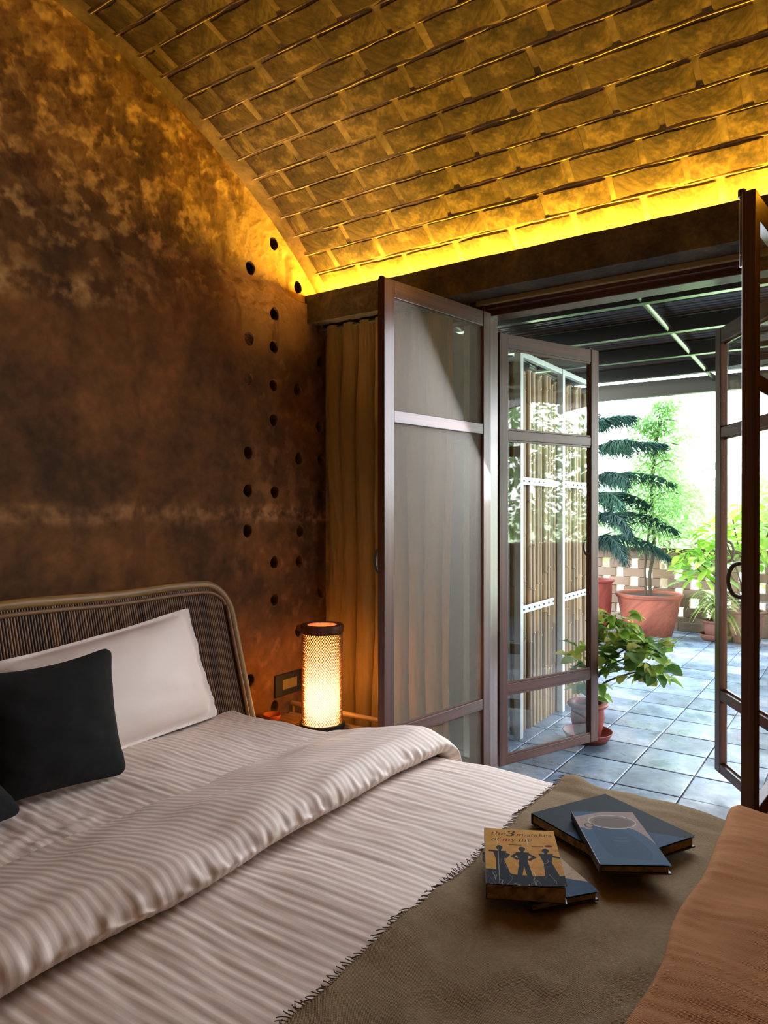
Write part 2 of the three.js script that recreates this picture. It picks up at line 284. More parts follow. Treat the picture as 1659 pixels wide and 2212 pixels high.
// ---------------------------------------------------------------- door frame, leaves, fixed light
{
  const f = struct('window_1');                            // fixed side light behind the curtain
  mesh('window_frame', merge([boxAt(-1.98, -1.93, 0, 2.2, -3.06, -2.98), boxAt(-1.93, -1.54, 0, 0.06, -3.06, -2.98), boxAt(-1.93, -1.54, 2.13, 2.2, -3.06, -2.98), boxAt(-1.93, -1.54, 1.58, 1.63, -3.05, -3.0)]), M.wood, f);
  mesh('pane', boxAt(-1.93, -1.54, 1.63, 2.13, -3.027, -3.023, 0.001), M.glass, f); mesh('pane', boxAt(-1.93, -1.54, 0.06, 1.58, -3.027, -3.023, 0.001), M.glass, f);
  const d = struct('door_1');                              // the frame of the terrace doors
  mesh('jamb', boxAt(-1.54, -1.462, 0, 2.2, -3.085, -2.945), M.wood, d); mesh('jamb', boxAt(-0.2, -0.12, 0, 2.2, -3.085, -2.945), M.wood, d);
  mesh('head', merge([boxAt(-1.462, -0.2, 2.135, 2.2, -3.085, -2.985), boxAt(-1.462, -0.2, 2.16, 2.2, -2.985, -2.955)]), M.wood, d);
  mesh('head_strip', boxAt(-1.5, -0.2, 2.176, 2.2, -2.953, -2.93), mat({ color: srgb(158, 130, 84), roughness: 0.6 }), d);
  mesh('threshold', boxAt(-1.98, -0.12, -0.05, 0.012, -3.085, -2.95), M.concrete, d);
}
function doorLeaf(name, hinge, free, o) {
  const dx = free[0] - hinge[0], dz = free[1] - hinge[1], w = Math.hypot(dx, dz), a = Math.atan2(-dz, dx);
  const g = struct(name, [hinge[0], 0, hinge[1]], a, o.label), t = 0.035, s = 0.058, y0 = 0.02, y1 = o.top, side = o.side ?? 1;
  mesh('stile', boxAt(0, s, y0, y1, -t / 2, t / 2, 0.003, 'y'), M.wood, g); mesh('stile', boxAt(w - s, w, y0, y1, -t / 2, t / 2, 0.003, 'y'), M.wood, g);
  const rails = [[y0, o.b ?? 0.065], [0.36, 0.408], [1.583, 1.63], [y1 - 0.068, y1]];
  for (const [a0, a1] of rails) mesh('rail', boxAt(s, w - s, a0, a1, -t / 2 + 0.002, t / 2 - 0.002, 0.003, 'x'), M.wood, g);
  for (let i = 0; i < 3; i++) {
    const lo = rails[i][1], hi = rails[i + 1][0];
    if (o.screen) mesh('mesh_screen', new THREE.PlaneGeometry(w - 2 * s, hi - lo).translate(w / 2, (lo + hi) / 2, -0.004 * side), M.screen, g);
    else {
      mesh('pane', boxAt(s, w - s, lo, hi, -0.002, 0.002, 0.0005), M.glass, g);
      mesh('glazing_bead', merge([boxAt(s, w - s, lo, lo + 0.009, 0.002, 0.012, 0.001), boxAt(s, w - s, hi - 0.009, hi, 0.002, 0.012, 0.001)]), M.wood, g);
    }
  }
  // tower bolt at the top of the free stile, pull handle half way
  mesh('bolt', merge([rod([w - 0.03, y1 - 0.2, side * 0.024], [w - 0.03, y1 + 0.012, side * 0.024], 0.006), box(0.03, 0.1, 0.012, 0.003).translate(w - 0.03, y1 - 0.12, side * 0.021), rod([w - 0.03, y1 - 0.004, side * 0.024], [w - 0.03, y1 + 0.016, side * 0.024], 0.011)]), M.darkSteel, g);
  mesh('handle', merge([tube([[w - 0.028, 1.0, side * 0.018], [w - 0.028, 1.01, side * 0.045], [w - 0.028, 1.05, side * 0.058], [w - 0.028, 1.09, side * 0.045], [w - 0.028, 1.1, side * 0.018]], 0.006, 20, 8), box(0.024, 0.03, 0.006, 0.002).translate(w - 0.028, 0.995, side * 0.02), box(0.024, 0.03, 0.006, 0.002).translate(w - 0.028, 1.105, side * 0.02)]), M.darkSteel, g);
  return g;
}
doorLeaf('door_2', [-1.435, -2.925], [-1.545, -2.235], { top: 2.13, screen: true, side: 1, label: 'wooden screen leaf with grey insect mesh, opened into the room beside the curtain' });
doorLeaf('door_3', [-1.485, -3.125], [-1.222, -3.785], { top: 2.092, b: 0.063, side: -1, label: 'glazed wooden leaf opened onto the terrace before the bamboo' });
doorLeaf('door_4', [-0.218, -2.92], [-0.286, -2.195], { top: 2.13, screen: true, side: 1, label: 'dark wooden screen leaf at the right edge, seen almost edge-on' });
doorLeaf('door_5', [-0.262, -3.115], [-0.604, -3.68], { top: 2.092, side: 1, label: 'right glazed wooden leaf opened onto the terrace' });

{ // curtain on its rail
  const rl = thing('curtain_rail', 'slim dark metal curtain rail fixed under the concrete beam', 'rail', [-1.97, 2.178, -2.875]);
  mesh('pole', rod([-0.4, 0, 0], [0.4, 0, 0], 0.008), M.darkSteel, rl);
  for (const x of [-0.38, 0, 0.38]) mesh('bracket', boxAt(x - 0.008, x + 0.008, 0, 0.022, -0.012, 0.012, 0.002), M.darkSteel, rl);
  const c = thing('curtain', 'long olive gold curtain hanging in loose folds in the corner beside the wooden doors', 'curtain', [-1.97, 0, -2.875]);
  const f = (u, v) => {
    const y = lerp(2.16, 0.03, v), x0 = u * 0.76 - 0.37, ph = u * Math.PI * 2 * 7.5;
    const deep = lerp(0.05, 0.10, sstep(0, 0.25, v)) * (0.85 + 0.25 * n2(u * 5, v * 0.8));
    const sway = 0.02 * n2(u * 2.4, v * 1.4 + 3) * sstep(0, 0.3, v), fl = 0.6 * n2(u * 3, v * 0.9);
    return [x0 + -0.0148 * Math.sin(ph + fl) * sstep(0, 0.2, v) + sway + (u < 0.12 ? 0.03 * sstep(0.1, 0.5, v) - 0.02 * sstep(0.6, 0.8, v) : 0), y, deep * (Math.pow(Math.abs(Math.sin((ph + fl) / 2)), 0.6) - 0.66) + 0.004 * n2(u * 40, v * 12)];
  };
  mesh('drape', sheet(260, 60, f, (u, v) => [u * 1.5, v * 2.1]), M.curtain, c);
  mesh('heading', sheet(260, 3, (u, v) => { const q = f(u, 0); return [q[0], 2.16 + 0.028 - v * 0.04, q[2] + 0.004]; }, (u, v) => [u * 1.5, v * 0.04]), M.curtain, c);
}

// ================================================================ BED
const BH = 0.46, BZ0 = -2.0, BZ1 = -0.3, BX1 = 0.25;
const hbX = (h) => -2.1 - (h - 0.46) * 0.28;
{
  const b = thing('bed', 'low double bed with a curved rattan headboard and a bamboo rim against the ochre wall', 'bed', [-1.0, 0, -1.15]);
  const L = (x, y, z) => [x + 1.0, y, z + 1.15];
  const hb = new THREE.Group(); hb.name = 'headboard'; b.add(hb);
  const z0 = -2.09, z1 = -0.25, top = 0.945, rad = 0.13;
  const rim = [];
  for (let h = 0.12; h < top - rad; h += 0.12) rim.push(L(hbX(h), h, z0));
  for (let i = 0; i <= 6; i++) { const a = i / 6 * Math.PI / 2, h = top - rad + rad * Math.sin(a), z = z0 + rad - rad * Math.cos(a); rim.push(L(hbX(h), h, z)); }
  for (let z = z0 + rad + 0.15; z < z1 - rad; z += 0.15) rim.push(L(hbX(top), top + 0.004 * Math.sin(z * 9), z));
  for (let i = 6; i >= 0; i--) { const a = i / 6 * Math.PI / 2, h = top - rad + rad * Math.sin(a), z = z1 - rad + rad * Math.cos(a); rim.push(L(hbX(h), h, z)); }
  for (let h = top - rad - 0.12; h > 0.1; h -= 0.12) rim.push(L(hbX(h), h, z1));
  mesh('rim', tube(rim, 0.0175, 220, 12), M.cane, hb);
  mesh('inner_rim', tube(rim.map(([x, y, z]) => [x + 0.014, y - (y > 0.85 ? 0.03 : 0), clamp(z, z0 + 1.15 + 0.028, z1 + 1.15 - 0.028)]), 0.008, 220, 8), M.rod, hb);
  const rods = [0, 1, 2, 3].map((k) => mat({ color: [srgb(112, 78, 46), srgb(92, 62, 36), srgb(128, 92, 56), srgb(76, 50, 30)][k], roughness: 0.5 }));
  const N = 196;
  for (let i = 0; i < N; i++) {
    const z = lerp(z0 + 0.012, z1 - 0.012, (i + 0.5) / N), e = Math.min(z - z0, z1 - z), tp = e < rad ? top - rad + Math.sqrt(rad * rad - (rad - e) ** 2) : top;
    const a = L(hbX(0.15), 0.15, z), c = L(hbX(tp - 0.01), tp - 0.01, z), m = mesh('rattan_rod', rod(a, c, 0.0047 + 0.0006 * R(), undefined, 6), rods[Math.floor(R() * 4)], hb);
  }
  mesh('mattress', box(2.24, 0.24, 1.66, 0.06).translate(0.105, 0.31, 0), mat({ color: srgb(225, 214, 200), roughness: 0.9 }), b);
  mesh('bed_base', box(2.2, 0.1, 1.62, 0.01).translate(0.1, 0.14, 0), M.wood, b);
  for (const [x, z] of [[-0.95, -0.76], [-0.95, 0.76], [1.15, -0.76], [1.15, 0.76]]) mesh('leg', box(0.06, 0.1, 0.06, 0.006).translate(x, 0.05, z), M.wood, b);
}
// the surface of the made bed: (x, t) with t running from beyond the far edge towards the camera; n lifts along the surface normal
const edgeR = 0.06;
function bedPoint(x, t, n = 0) {
  // t = 0 at the far edge line; negative t runs down the far side
  const quarter = edgeR * Math.PI / 2, len = BZ1 - BZ0 - 2 * edgeR;
  const wob = 0.008 * n2(x * 2.2, 5) + 0.006 * n2(x * 5, 8);
  let y, z, ny, nz;
  const side = (u) => { // u >= 0 along the bend, going down
    if (u < quarter) { const a = u / edgeR; return [-edgeR + edgeR * Math.cos(a), edgeR * Math.sin(a), Math.cos(a), Math.sin(a)]; }
    return [-edgeR - (u - quarter), edgeR + 0.10 * (u - quarter), 0.1, 0.995];
  };
  if (t < edgeR) { const [dy, dz, a, b2] = side(edgeR - t); y = BH + dy; z = BZ0 + edgeR - dz + wob; ny = a; nz = -b2; }
  else if (t < edgeR + len) { y = BH; z = BZ0 + t + wob * (1 - sstep(edgeR, edgeR + 0.2, t)); ny = 1; nz = 0; }
  else { const [dy, dz, a, b2] = side(t - edgeR - len); y = BH + dy; z = BZ1 - edgeR + dz; ny = a; nz = b2; }
  return [x, y + ny * n, z + nz * n];
}
const bedSoft = (x, t) => 0.010 * n2(x * 1.7 + 4, t * 1.5) + 0.003 * n2(x * 3 + 2, t * 4) + 0.0015 * n2(x * 4, t * 26) * sstep(-0.3, -1.0, x) + 0.0015 * n2(x * 22, t * 18) * sstep(-1.4, -1.9, x)
  + 0.004 * Math.exp(-(((x + 1.62) / 0.12) ** 2)) * n2(x * 14, t * 9) * sstep(0.75, 1.0, t);
{
  const d = thing('duvet', 'pale pink and cream striped duvet spread over the bed with its head end folded back', 'duvet', [0, 0, 0]);
  // the pleats of the woven stripes are real relief
  const pleat = (x, t) => 0.0005 * Math.abs(Math.sin(t * Math.PI / 0.044 + 0.3 * n2(x * 1.4, t * 2))) * (0.35 + 0.65 * sstep(-1.15, -1.05, x)) ;
  const crease = (x, t) => sstep(-1.14, -1.05, x) * sstep(-0.78, -1.0, x) * 0.0008 * n2(x * 7 + 2, t * 30);
  mesh('cover', sheet(170, 460, (u, v) => { const x = lerp(-2.06, 0.22, u), t = lerp(-0.36, 2.0, v); return bedPoint(x, t, 0.012 + bedSoft(x, t) + pleat(x, t) + crease(x, t)); }, (u, v) => [lerp(-2.06, 0.22, u), lerp(-0.36, 2.0, v)]), M.duvet, d);
  // folded head end: a plump roll across the bed, hanging over the far side
  const prof = [[-1.56, 0.004], [-1.52, 0.012], [-1.47, 0.026], [-1.41, 0.043], [-1.34, 0.061], [-1.27, 0.074], [-1.215, 0.080], [-1.175, 0.078], [-1.14, 0.068], [-1.118, 0.052], [-1.11, 0.036], [-1.118, 0.02], [-1.135, 0.010], [-1.16, 0.006]];
  const pc = new THREE.CatmullRomCurve3(prof.map(([x, y]) => V(x, y, 0)));
  const folds = (u, t) => { const w = sstep(0.55, 0.72, u) * sstep(1.0, 0.9, u); return w * (0.008 * n2(t * 6, u * 5) * (0.4 + 0.9 * Math.max(0, n2(t * 2.1, 44))) + 0.0045 * Math.pow(Math.abs(n2(t * 21 + 4, u * 3)), 0.7) * Math.sign(n2(t * 21 + 4, u * 3)) * 0.8) + 0.006 * n2(t * 3, u * 4); };
  mesh('folded_edge', sheet(70, 420, (u, v) => {
    const t = lerp(-0.34, 2.0, v), p = pc.getPoint(u), dip = 1 - 0.22 * sstep(0.1, -0.05, t) + 0.10 * n2(t * 2.3, 1);
    const k = folds(u, t), lean = 0.02 * n2(t * 1.6, 7);
    return bedPoint(p.x + lean * u + k * 0.8 * sstep(0.6, 0.8, u), t, 0.014 + (p.y + k * (u < 0.9 ? 1 : 0.2)) * dip);
  }, (u, v) => [u * 0.55, lerp(-0.34, 2.0, v)]), M.duvet, d);
}
{ // throw across the foot
  const d = thing('throw_blanket', 'khaki brown woven throw with frayed edges across the bed, under the books', 'blanket');
  const xa = -0.728, xb = -0.255;
  const lift = (x, t) => 0.021 + 0.004 * n2(x * 6, t * 4 + 2) + 0.006 * Math.max(0, n2(x * 9 + 3, t * 7)) * sstep(0.5, 0.9, t) + 0.022 * Math.exp(-(((x + 0.70) / 0.05) ** 2 + ((t - 0.02) / 0.07) ** 2)) + 0.004 * n2(x * 3, t * 14) * sstep(0.35, 0.0, t) + bedSoft(x, t);
  mesh('cloth', sheet(90, 260, (u, v) => { const t = lerp(-0.3, 2.0, v), x = lerp(xa + 0.006 * n2(t * 7, 3), xb, u); return bedPoint(x, t, lift(x, t)); }, (u, v) => [u * 0.47, v * 2.3]), M.throw, d);
  const fr = []; // fringe threads along the head-side edge and the far end
  for (let t = -0.28; t < 1.95; t += 0.0065) {
    const x = xa + 0.006 * n2(t * 7, 3), l = rr(0.008, 0.02), n = lift(x, t), a = bedPoint(x + 0.004, t, n), b = bedPoint(x - l * 0.6, t + rr(-0.006, 0.006), n - 0.003), c = bedPoint(x - l, t + rr(-0.01, 0.01), Math.max(0.016, n - 0.006));
    fr.push(new THREE.TubeGeometry(new THREE.QuadraticBezierCurve3(V(...a), V(...b), V(...c)), 3, 0.0011, 3));
  }
  const f = mesh('fringe', merge(fr), M.throw, d); f.userData.kind = 'stuff';
}
{ // foot end of the duvet as its own cloth, warm dim light painted in as tan
  const d = thing('warm_tinted_duvet', 'foot end of the duvet at the right edge, an added cloth with warm light painted in as tan', 'warm_tinted_duvet');
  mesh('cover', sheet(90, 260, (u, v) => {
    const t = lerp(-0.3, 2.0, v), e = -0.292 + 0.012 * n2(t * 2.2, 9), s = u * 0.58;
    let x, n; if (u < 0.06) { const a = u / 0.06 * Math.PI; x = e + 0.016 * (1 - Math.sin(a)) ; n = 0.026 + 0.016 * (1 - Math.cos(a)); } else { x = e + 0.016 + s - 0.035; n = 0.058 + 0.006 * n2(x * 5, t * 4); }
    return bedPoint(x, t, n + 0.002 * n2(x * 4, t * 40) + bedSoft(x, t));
  }, (u, v) => [u * 0.55, v * 2.3]), M.warm_tinted_duvet, d);
}
// a pillow from its four corners: bottom left, bottom right, top right, top left
function pillow(c, thick, flange, m, parent, name, soft) {
  const [bl, br, tr, tl] = c.map((p) => V(...p)), n = br.clone().sub(bl).cross(tl.clone().sub(bl)).normalize().negate();
  if (n.x < 0) n.negate();
  const N = 56, side = (s) => sheet(N, N, (u, v) => {
    const a = bl.clone().lerp(br, u), b = tl.clone().lerp(tr, u), p = a.lerp(b, v);
    const iu = clamp((u - flange) / (1 - 2 * flange)), iv = clamp((v - flange) / (1 - 2 * flange)), f = Math.pow(Math.max(0, 4 * iu * (1 - iu)), 0.56) * Math.pow(Math.max(0, 4 * iv * (1 - iv)), 0.56);
    const pin = 0.026 * (1 - Math.pow(2 * Math.abs(v - 0.5), 2)) * soft, pinv = 0.026 * (1 - Math.pow(2 * Math.abs(u - 0.5), 2)) * soft, cr = 0.02 * Math.pow(Math.abs(2 * u - 1) * Math.abs(2 * v - 1), 14) * (flange > 0 ? 0.3 : 1);
    const cu = V(0, 0, 0).copy(br).sub(bl).normalize(), cv = V(0, 0, 0).copy(tl).sub(bl).normalize();
    p.addScaledVector(cu, (u < 0.5 ? 1 : -1) * (pin * Math.pow(Math.abs(2 * u - 1), 4) + cr)).addScaledVector(cv, (v < 0.5 ? 1 : -1) * ((v < 0.5 ? 0.4 : 1) * pinv * Math.pow(Math.abs(2 * v - 1), 4) + cr));
    const w = 0.003 * n3(u * 4, v * 5, s) + 0.002 * n3(u * 14, v * 11, s + 5) * (1 - f) + 0.004 * n2(u * 6, v * 5) * (f < 0.05 ? 1 : 0.2) * (flange > 0 ? 1 : 0);
    return p.addScaledVector(n, s * (thick[s > 0 ? 0 : 1] * f + 0.002) + w * (s > 0 ? 1 : 0.6)).toArray();
  }, (u, v) => [u * 0.7, v * 0.45]);
  const a = side(1), b = side(-1); const q = b.index.array; for (let i = 0; i < q.length; i += 3) { const t = q[i]; q[i] = q[i + 1]; q[i + 1] = t; } b.computeVertexNormals();
  m.side = THREE.DoubleSide; return mesh(name, merge([a, b]), m, parent);
}
{
  const p = thing('pillow', 'large cream pillow with a flat border leaning on the rattan headboard', 'pillow');
  pillow([[-1.955, 0.476, -1.06], [-2.03, 0.474, -1.865], [-2.125, 0.882, -1.80], [-2.105, 0.803, -1.03]], [0.115, 0.04], 0.045, M.pillow, p, 'case', 0.4);
  const c = thing('cushion', 'large square black cushion propped against the cream pillow', 'cushion');
  pillow([[-1.875, 0.478, -0.90], [-1.79, 0.478, -1.30], [-1.905, 0.840, -1.325], [-1.945, 0.822, -0.915]], [0.08, 0.04], 0.0, M.cushion, c, 'cover', 0.9);
  const c2 = thing('cushion', 'second black cushion of which only a corner shows at the left edge of the bed', 'cushion');
  pillow([[-1.70, 0.48, -0.58], [-1.775, 0.48, -0.985], [-1.84, 0.83, -0.80], [-1.76, 0.84, -0.42]], [0.05, 0.045], 0.0, M.cushion, c2, 'cover', 0.9);
}

// ---------------------------------------------------------------- books
function canvasTex(w, h, draw) { const c = document.createElement('canvas'); c.width = w; c.height = h; const g = c.getContext('2d'); draw(g, w, h); const t = new THREE.CanvasTexture(c); t.colorSpace = THREE.SRGBColorSpace; t.magFilter = THREE.LinearFilter; return t; }
// cover art only: flat print
const artFigures = canvasTex(512, 800, (g, w, h) => {
  g.fillStyle = '#b98a45'; g.fillRect(0, 0, w, h);
  const r = rngOf(3); for (let i = 0; i < 900; i++) { g.fillStyle = `rgba(${90 + r() * 120 | 0},${60 + r() * 80 | 0},20,${0.05 + 0.06 * r()})`; g.beginPath(); g.arc(r() * w, r() * h, 4 + r() * 34, 0, 7); g.fill(); }
  g.fillStyle = '#2a1408'; g.save(); g.transform(1, -0.03, 0, 1, 0, 0); g.font = 'italic 74px serif'; g.fillText('the', 40, 110); g.font = 'italic bold 120px serif'; g.fillText('3', 150, 120); g.font = 'italic 62px serif'; g.fillText('mistakes', 226, 114); g.font = 'italic 66px serif'; g.fillText('of my life', 40, 200); g.restore();
  g.fillRect(170, 246, 90, 9); g.fillRect(330, 258, 84, 9); g.fillStyle = '#5a1a10'; g.beginPath(); g.ellipse(450, 252, 28, 17, 0, 0, 7); g.fill();
  g.fillStyle = '#12141b'; g.beginPath(); g.moveTo(0, 610); g.bezierCurveTo(70, 590, 130, 660, 220, 670); g.lineTo(w, 672); g.lineTo(w, h); g.lineTo(0, h); g.fill();
  const fig = (x, y, arms, skirt) => { g.beginPath(); g.ellipse(x, y, 24, 32, 0, 0, 7); g.fill(); g.fillRect(x - 10, y + 20, 20, 30); g.beginPath(); g.moveTo(x - 48, y + 48); g.lineTo(x + 48, y + 48); g.lineTo(x + 28, y + 170); if (skirt) { g.lineTo(x + 72, y + 420); g.lineTo(x - 34, y + 420); } else { g.lineTo(x + 52, y + 410); g.lineTo(x + 14, y + 410); g.lineTo(x, y + 240); g.lineTo(x - 26, y + 410); g.lineTo(x - 58, y + 410); } g.lineTo(x - 28, y + 170); g.fill(); g.lineWidth = 24; g.strokeStyle = '#12141b'; g.beginPath(); arms.forEach(([a, b], i) => i ? g.lineTo(x + a, y + b) : g.moveTo(x + a, y + b)); g.stroke(); };
  fig(100, 300, [[-76, 52], [0, 62], [58, 96], [34, 150]], true); fig(258, 306, [[-26, 60], [-72, 112], [-34, 156]], false); fig(258, 306, [[26, 60], [80, 116], [36, 160]], false); fig(420, 322, [[-50, 60], [10, 66], [90, 108]], true);
  g.strokeStyle = 'rgba(226,214,190,0.75)'; for (let i = 0; i < 26; i++) { g.lineWidth = 0.8 + r() * 2.2; g.beginPath(); let x = r() * w, y = 420 + r() * 380; g.moveTo(x, y); for (let k = 0; k < 5; k++) { x += (r() - 0.5) * 44; y += r() * 46; g.lineTo(x, y); } g.stroke(); }
  g.lineWidth = 3; g.beginPath(); g.moveTo(74, 40); g.lineTo(92, 260); g.lineTo(86, 790); g.moveTo(300, 60); g.lineTo(306, 260); g.stroke();
});
const artCup = canvasTex(512, 800, (g, w, h) => {
  g.fillStyle = '#2d4c66'; g.fillRect(0, 0, w, h);
  const r = rngOf(5); g.fillStyle = '#8d7a72'; g.beginPath(); g.moveTo(w * 0.5, 0); g.lineTo(w, 0); g.lineTo(w, 520); g.bezierCurveTo(470, 330, 430, 250, 250, 210); g.lineTo(60, 300); g.lineTo(0, 260); g.lineTo(0, 90); g.fill();
  g.fillStyle = '#24405a'; g.beginPath(); g.moveTo(90, 250); g.bezierCurveTo(250, 200, 400, 300, 440, 640); g.lineTo(400, 740); g.lineTo(130, 700); g.bezierCurveTo(60, 560, 90, 400, 90, 250); g.fill();
  g.fillStyle = '#77685f'; g.beginPath(); g.ellipse(285, 170, 190, 110, 0, 0, 7); g.fill(); g.strokeStyle = '#b3a89b'; g.lineWidth = 9; g.stroke(); g.fillStyle = '#645650'; g.beginPath(); g.ellipse(285, 178, 160, 84, 0, 0, 7); g.fill();
  g.strokeStyle = '#3c2d2a'; g.lineWidth = 12; g.beginPath(); g.arc(80, 235, 34, 0, 7); g.stroke();
  for (let i = 0; i < 1500; i++) { g.fillStyle = `rgba(${150 * r() | 0},${130 * r() + 30 | 0},${150 * r() + 20 | 0},0.07)`; g.fillRect(r() * w, r() * h, 3 + r() * 26, 2 + r() * 8); }
  g.fillStyle = 'rgba(190,190,190,0.3)'; for (const [x, y, l] of [[215, 412, 110], [225, 432, 90], [205, 470, 120]]) g.fillRect(x, y, l, 5);
});
const artBlue = canvasTex(256, 400, (g, w, h) => { const r = rngOf(9); g.fillStyle = '#1f3b55'; g.fillRect(0, 0, w, h); g.fillStyle = '#a68d72'; g.beginPath(); g.moveTo(w, 120); g.lineTo(w, 330); g.lineTo(150, 250); g.fill(); for (let i = 0; i < 600; i++) { g.fillStyle = `rgba(20,${60 * r() + 30 | 0},${110 * r() + 20 | 0},0.12)`; g.fillRect(r() * w, r() * h, 20 * r(), 10 * r()); } });
const artDark = canvasTex(256, 256, (g, w, h) => { const r = rngOf(13); g.fillStyle = '#1b2026'; g.fillRect(0, 0, w, h); g.fillStyle = '#28415c'; g.beginPath(); g.moveTo(w, 30); g.lineTo(w, h); g.lineTo(110, h); g.bezierCurveTo(140, 200, 130, 120, w, 30); g.fill(); for (let i = 0; i < 500; i++) { g.fillStyle = `rgba(${70 * r() | 0},${80 * r() | 0},${95 * r() | 0},0.15)`; g.fillRect(r() * w, r() * h, 24 * r(), 6 * r()); } });
function book(label, at, turn, w, l, t, art, spine, hard, name = 'book') {
  // local: x across the cover (spine at -x), z along it (head at -z)
  const b = thing(name, label, 'book', at, turn), ct = hard ? 0.003 : 0.0012, o = hard ? 0.003 : 0;
  const pages = mat({ map: T.fine.clone(), color: srgb(188, 150, 96), roughness: 0.9 });
  mesh('pages', box(w - 0.004 - o, t - 2 * ct, l - 2 * o - 0.001, 0.001).translate(-0.001, t / 2, 0), pages, b);
  const cv = phys({ map: art, roughness: 0.6, specularIntensity: hard ? 0.12 : 0.08 }), sp = mat({ color: spine, roughness: 0.35 });
  const bend = hard ? 0 : 0.004, top = sheet(16, 16, (u, v) => [(u - 0.5) * w, t + bend * Math.pow(u, 4) * (0.3 + v), (v - 0.5) * l], (u, v) => [u, 1 - v]);
  const i = top.index.array; for (let k = 0; k < i.length; k += 3) { const q = i[k]; i[k] = i[k + 1]; i[k + 1] = q; } top.computeVertexNormals();
  const under = top.clone().translate(0, -ct, 0); const j = under.index.array; for (let k = 0; k < j.length; k += 3) { const q = j[k]; j[k] = j[k + 1]; j[k + 1] = q; } under.computeVertexNormals();
  mesh('front_cover', merge([top, under]), cv, b).material.side = THREE.DoubleSide;
  mesh('back_cover', box(w, ct, l, 0.0006).translate(0, ct / 2, 0), sp, b);
  mesh('spine', box(ct * 1.6, t, l, hard ? 0.003 : 0.001).translate(-w / 2, t / 2, 0), sp, b);
  return b;
}
const TB = 0.492;
book('thin blue book lying askew under the tan paperback', [-0.566, TB, -1.384], Math.atan2(0.107, 0.099) - Math.PI / 2 + 1.65, 0.146, 0.212, 0.018, artBlue, srgb(30, 44, 60), true);
book('tan paperback with three dark figures and handwritten lettering on its creased cover', [-0.592, TB + 0.019, -1.366], Math.atan2(0.108, 0.21), 0.150, 0.238, 0.030, artFigures, srgb(36, 22, 16), false, 'paperback_book');
book('large black and dark blue book lying under the blue book with a cup', [-0.505, TB - 0.002, -1.672], -0.47, 0.27, 0.245, 0.026, artDark, srgb(18, 17, 18), true);
book('blue hardback with a cup printed on its cover, topmost of the right pile', [-0.459, TB + 0.026, -1.572], Math.atan2(0.137, 0.215), 0.141, 0.252, 0.019, artCup, srgb(46, 24, 24), true);

// ---------------------------------------------------------------- bedside table, lamp, small things
{
  const t = thing('bedside_table', 'low slatted bamboo bedside table between the bed and the curtain', 'table', [-2.06, 0, -2.36]);
  const top = 0.262;
  for (let i = 0; i < 13; i++) { const z = -0.25 + i * 0.036; mesh('slat', rod([-0.28, top - 0.013, z], [0.28, top - 0.013, z], 0.0165, undefined, 10), M.rattan, t); }
  for (const x of [-0.27, 0.27]) mesh('rail', rod([x, top - 0.03, -0.26], [x, top - 0.03, 0.2], 0.012), M.rattan, t);
  mesh('back_rail', rod([-0.28, 0.305, -0.262], [0.285, 0.305, -0.262], 0.012), M.rattan, t);
  for (const x of [-0.27, 0, 0.27]) mesh('spindle', rod([x, top - 0.02, -0.262], [x, 0.305, -0.262], 0.008), M.rattan, t);
  for (const x of [-0.26, 0.26]) for (const z of [-0.24, 0.18]) mesh('leg', rod([x, 0, z], [x, top - 0.02, z], 0.016), M.rattan, t);
}
{
  const y0 = 0.2665, t = thing('table_lamp', 'tall cylindrical lamp with a glowing woven shade and dark wooden rings on the bedside table', 'lamp', [-2.05, y0, -2.5]);
  const r = 0.088, b = 0.03, h = 0.466;
  mesh('base', new THREE.LatheGeometry([[0, 0], [0.1, 0], [0.102, 0.004], [0.102, 0.024], [0.098, 0.028], [0, 0.028]].map((p) => new THREE.Vector2(...p)), 48), M.black, t);
  mesh('liner', new THREE.CylinderGeometry(r - 0.003, r - 0.003, h - b - 0.02, 64, 30, true).translate(0, (h + b) / 2 - 0.01, 0), phys({ color: srgb(226, 186, 128), roughness: 0.94, transmission: 0.42, thickness: 0, side: THREE.DoubleSide }), t);
  const net = []; const N = 50, H = h - b - 0.03, turns = H * 0.0117 / 0.0157 / r;
  for (const s of [1, -1]) for (let i = 0; i < N; i++) {
    const pts = []; for (let k = 0; k <= 44; k++) { const v = k / 44, a = i / N * Math.PI * 2 + s * v * turns; const q = r + 0.0022 + 0.0012 * s * Math.sin(v * turns * N) ; pts.push(V(q * Math.cos(a), b + v * H, q * Math.sin(a))); }
    net.push(new THREE.TubeGeometry(new THREE.CatmullRomCurve3(pts), 60, 0.002, 5));
  }
  const nm = mesh('woven_net', merge(net), mat({ color: srgb(120, 72, 36), roughness: 0.9 }), t); nm.userData.kind = 'stuff';
  mesh('collar', new THREE.LatheGeometry([[0.066, h - 0.036], [0.0935, h - 0.038], [0.097, h - 0.03], [0.097, h - 0.004], [0.093, h], [0.068, h], [0.066, h - 0.004], [0.066, h - 0.036]].map((p) => new THREE.Vector2(...p)), 64), phys({ map: T.wood, color: srgb(255, 215, 180), roughness: 0.5, side: THREE.DoubleSide }), t);
  mesh('socket', rod([0, 0.028, 0], [0, 0.105, 0], 0.016), M.black, t);
  const bulb = mesh('bulb', new THREE.SphereGeometry(0.03, 24, 16).translate(0, 0.142, 0), mat({ color: 0xffe2b0, emissive: new THREE.Color(1, 0.75, 0.4), emissiveIntensity: 9 }), t);
  const l = new THREE.PointLight(new THREE.Color(1, 0.68, 0.33), 13, 0, 2); l.position.set(0, 0.142, 0); l.castShadow = true; l.shadow.radius = 1.5; t.add(l);
}
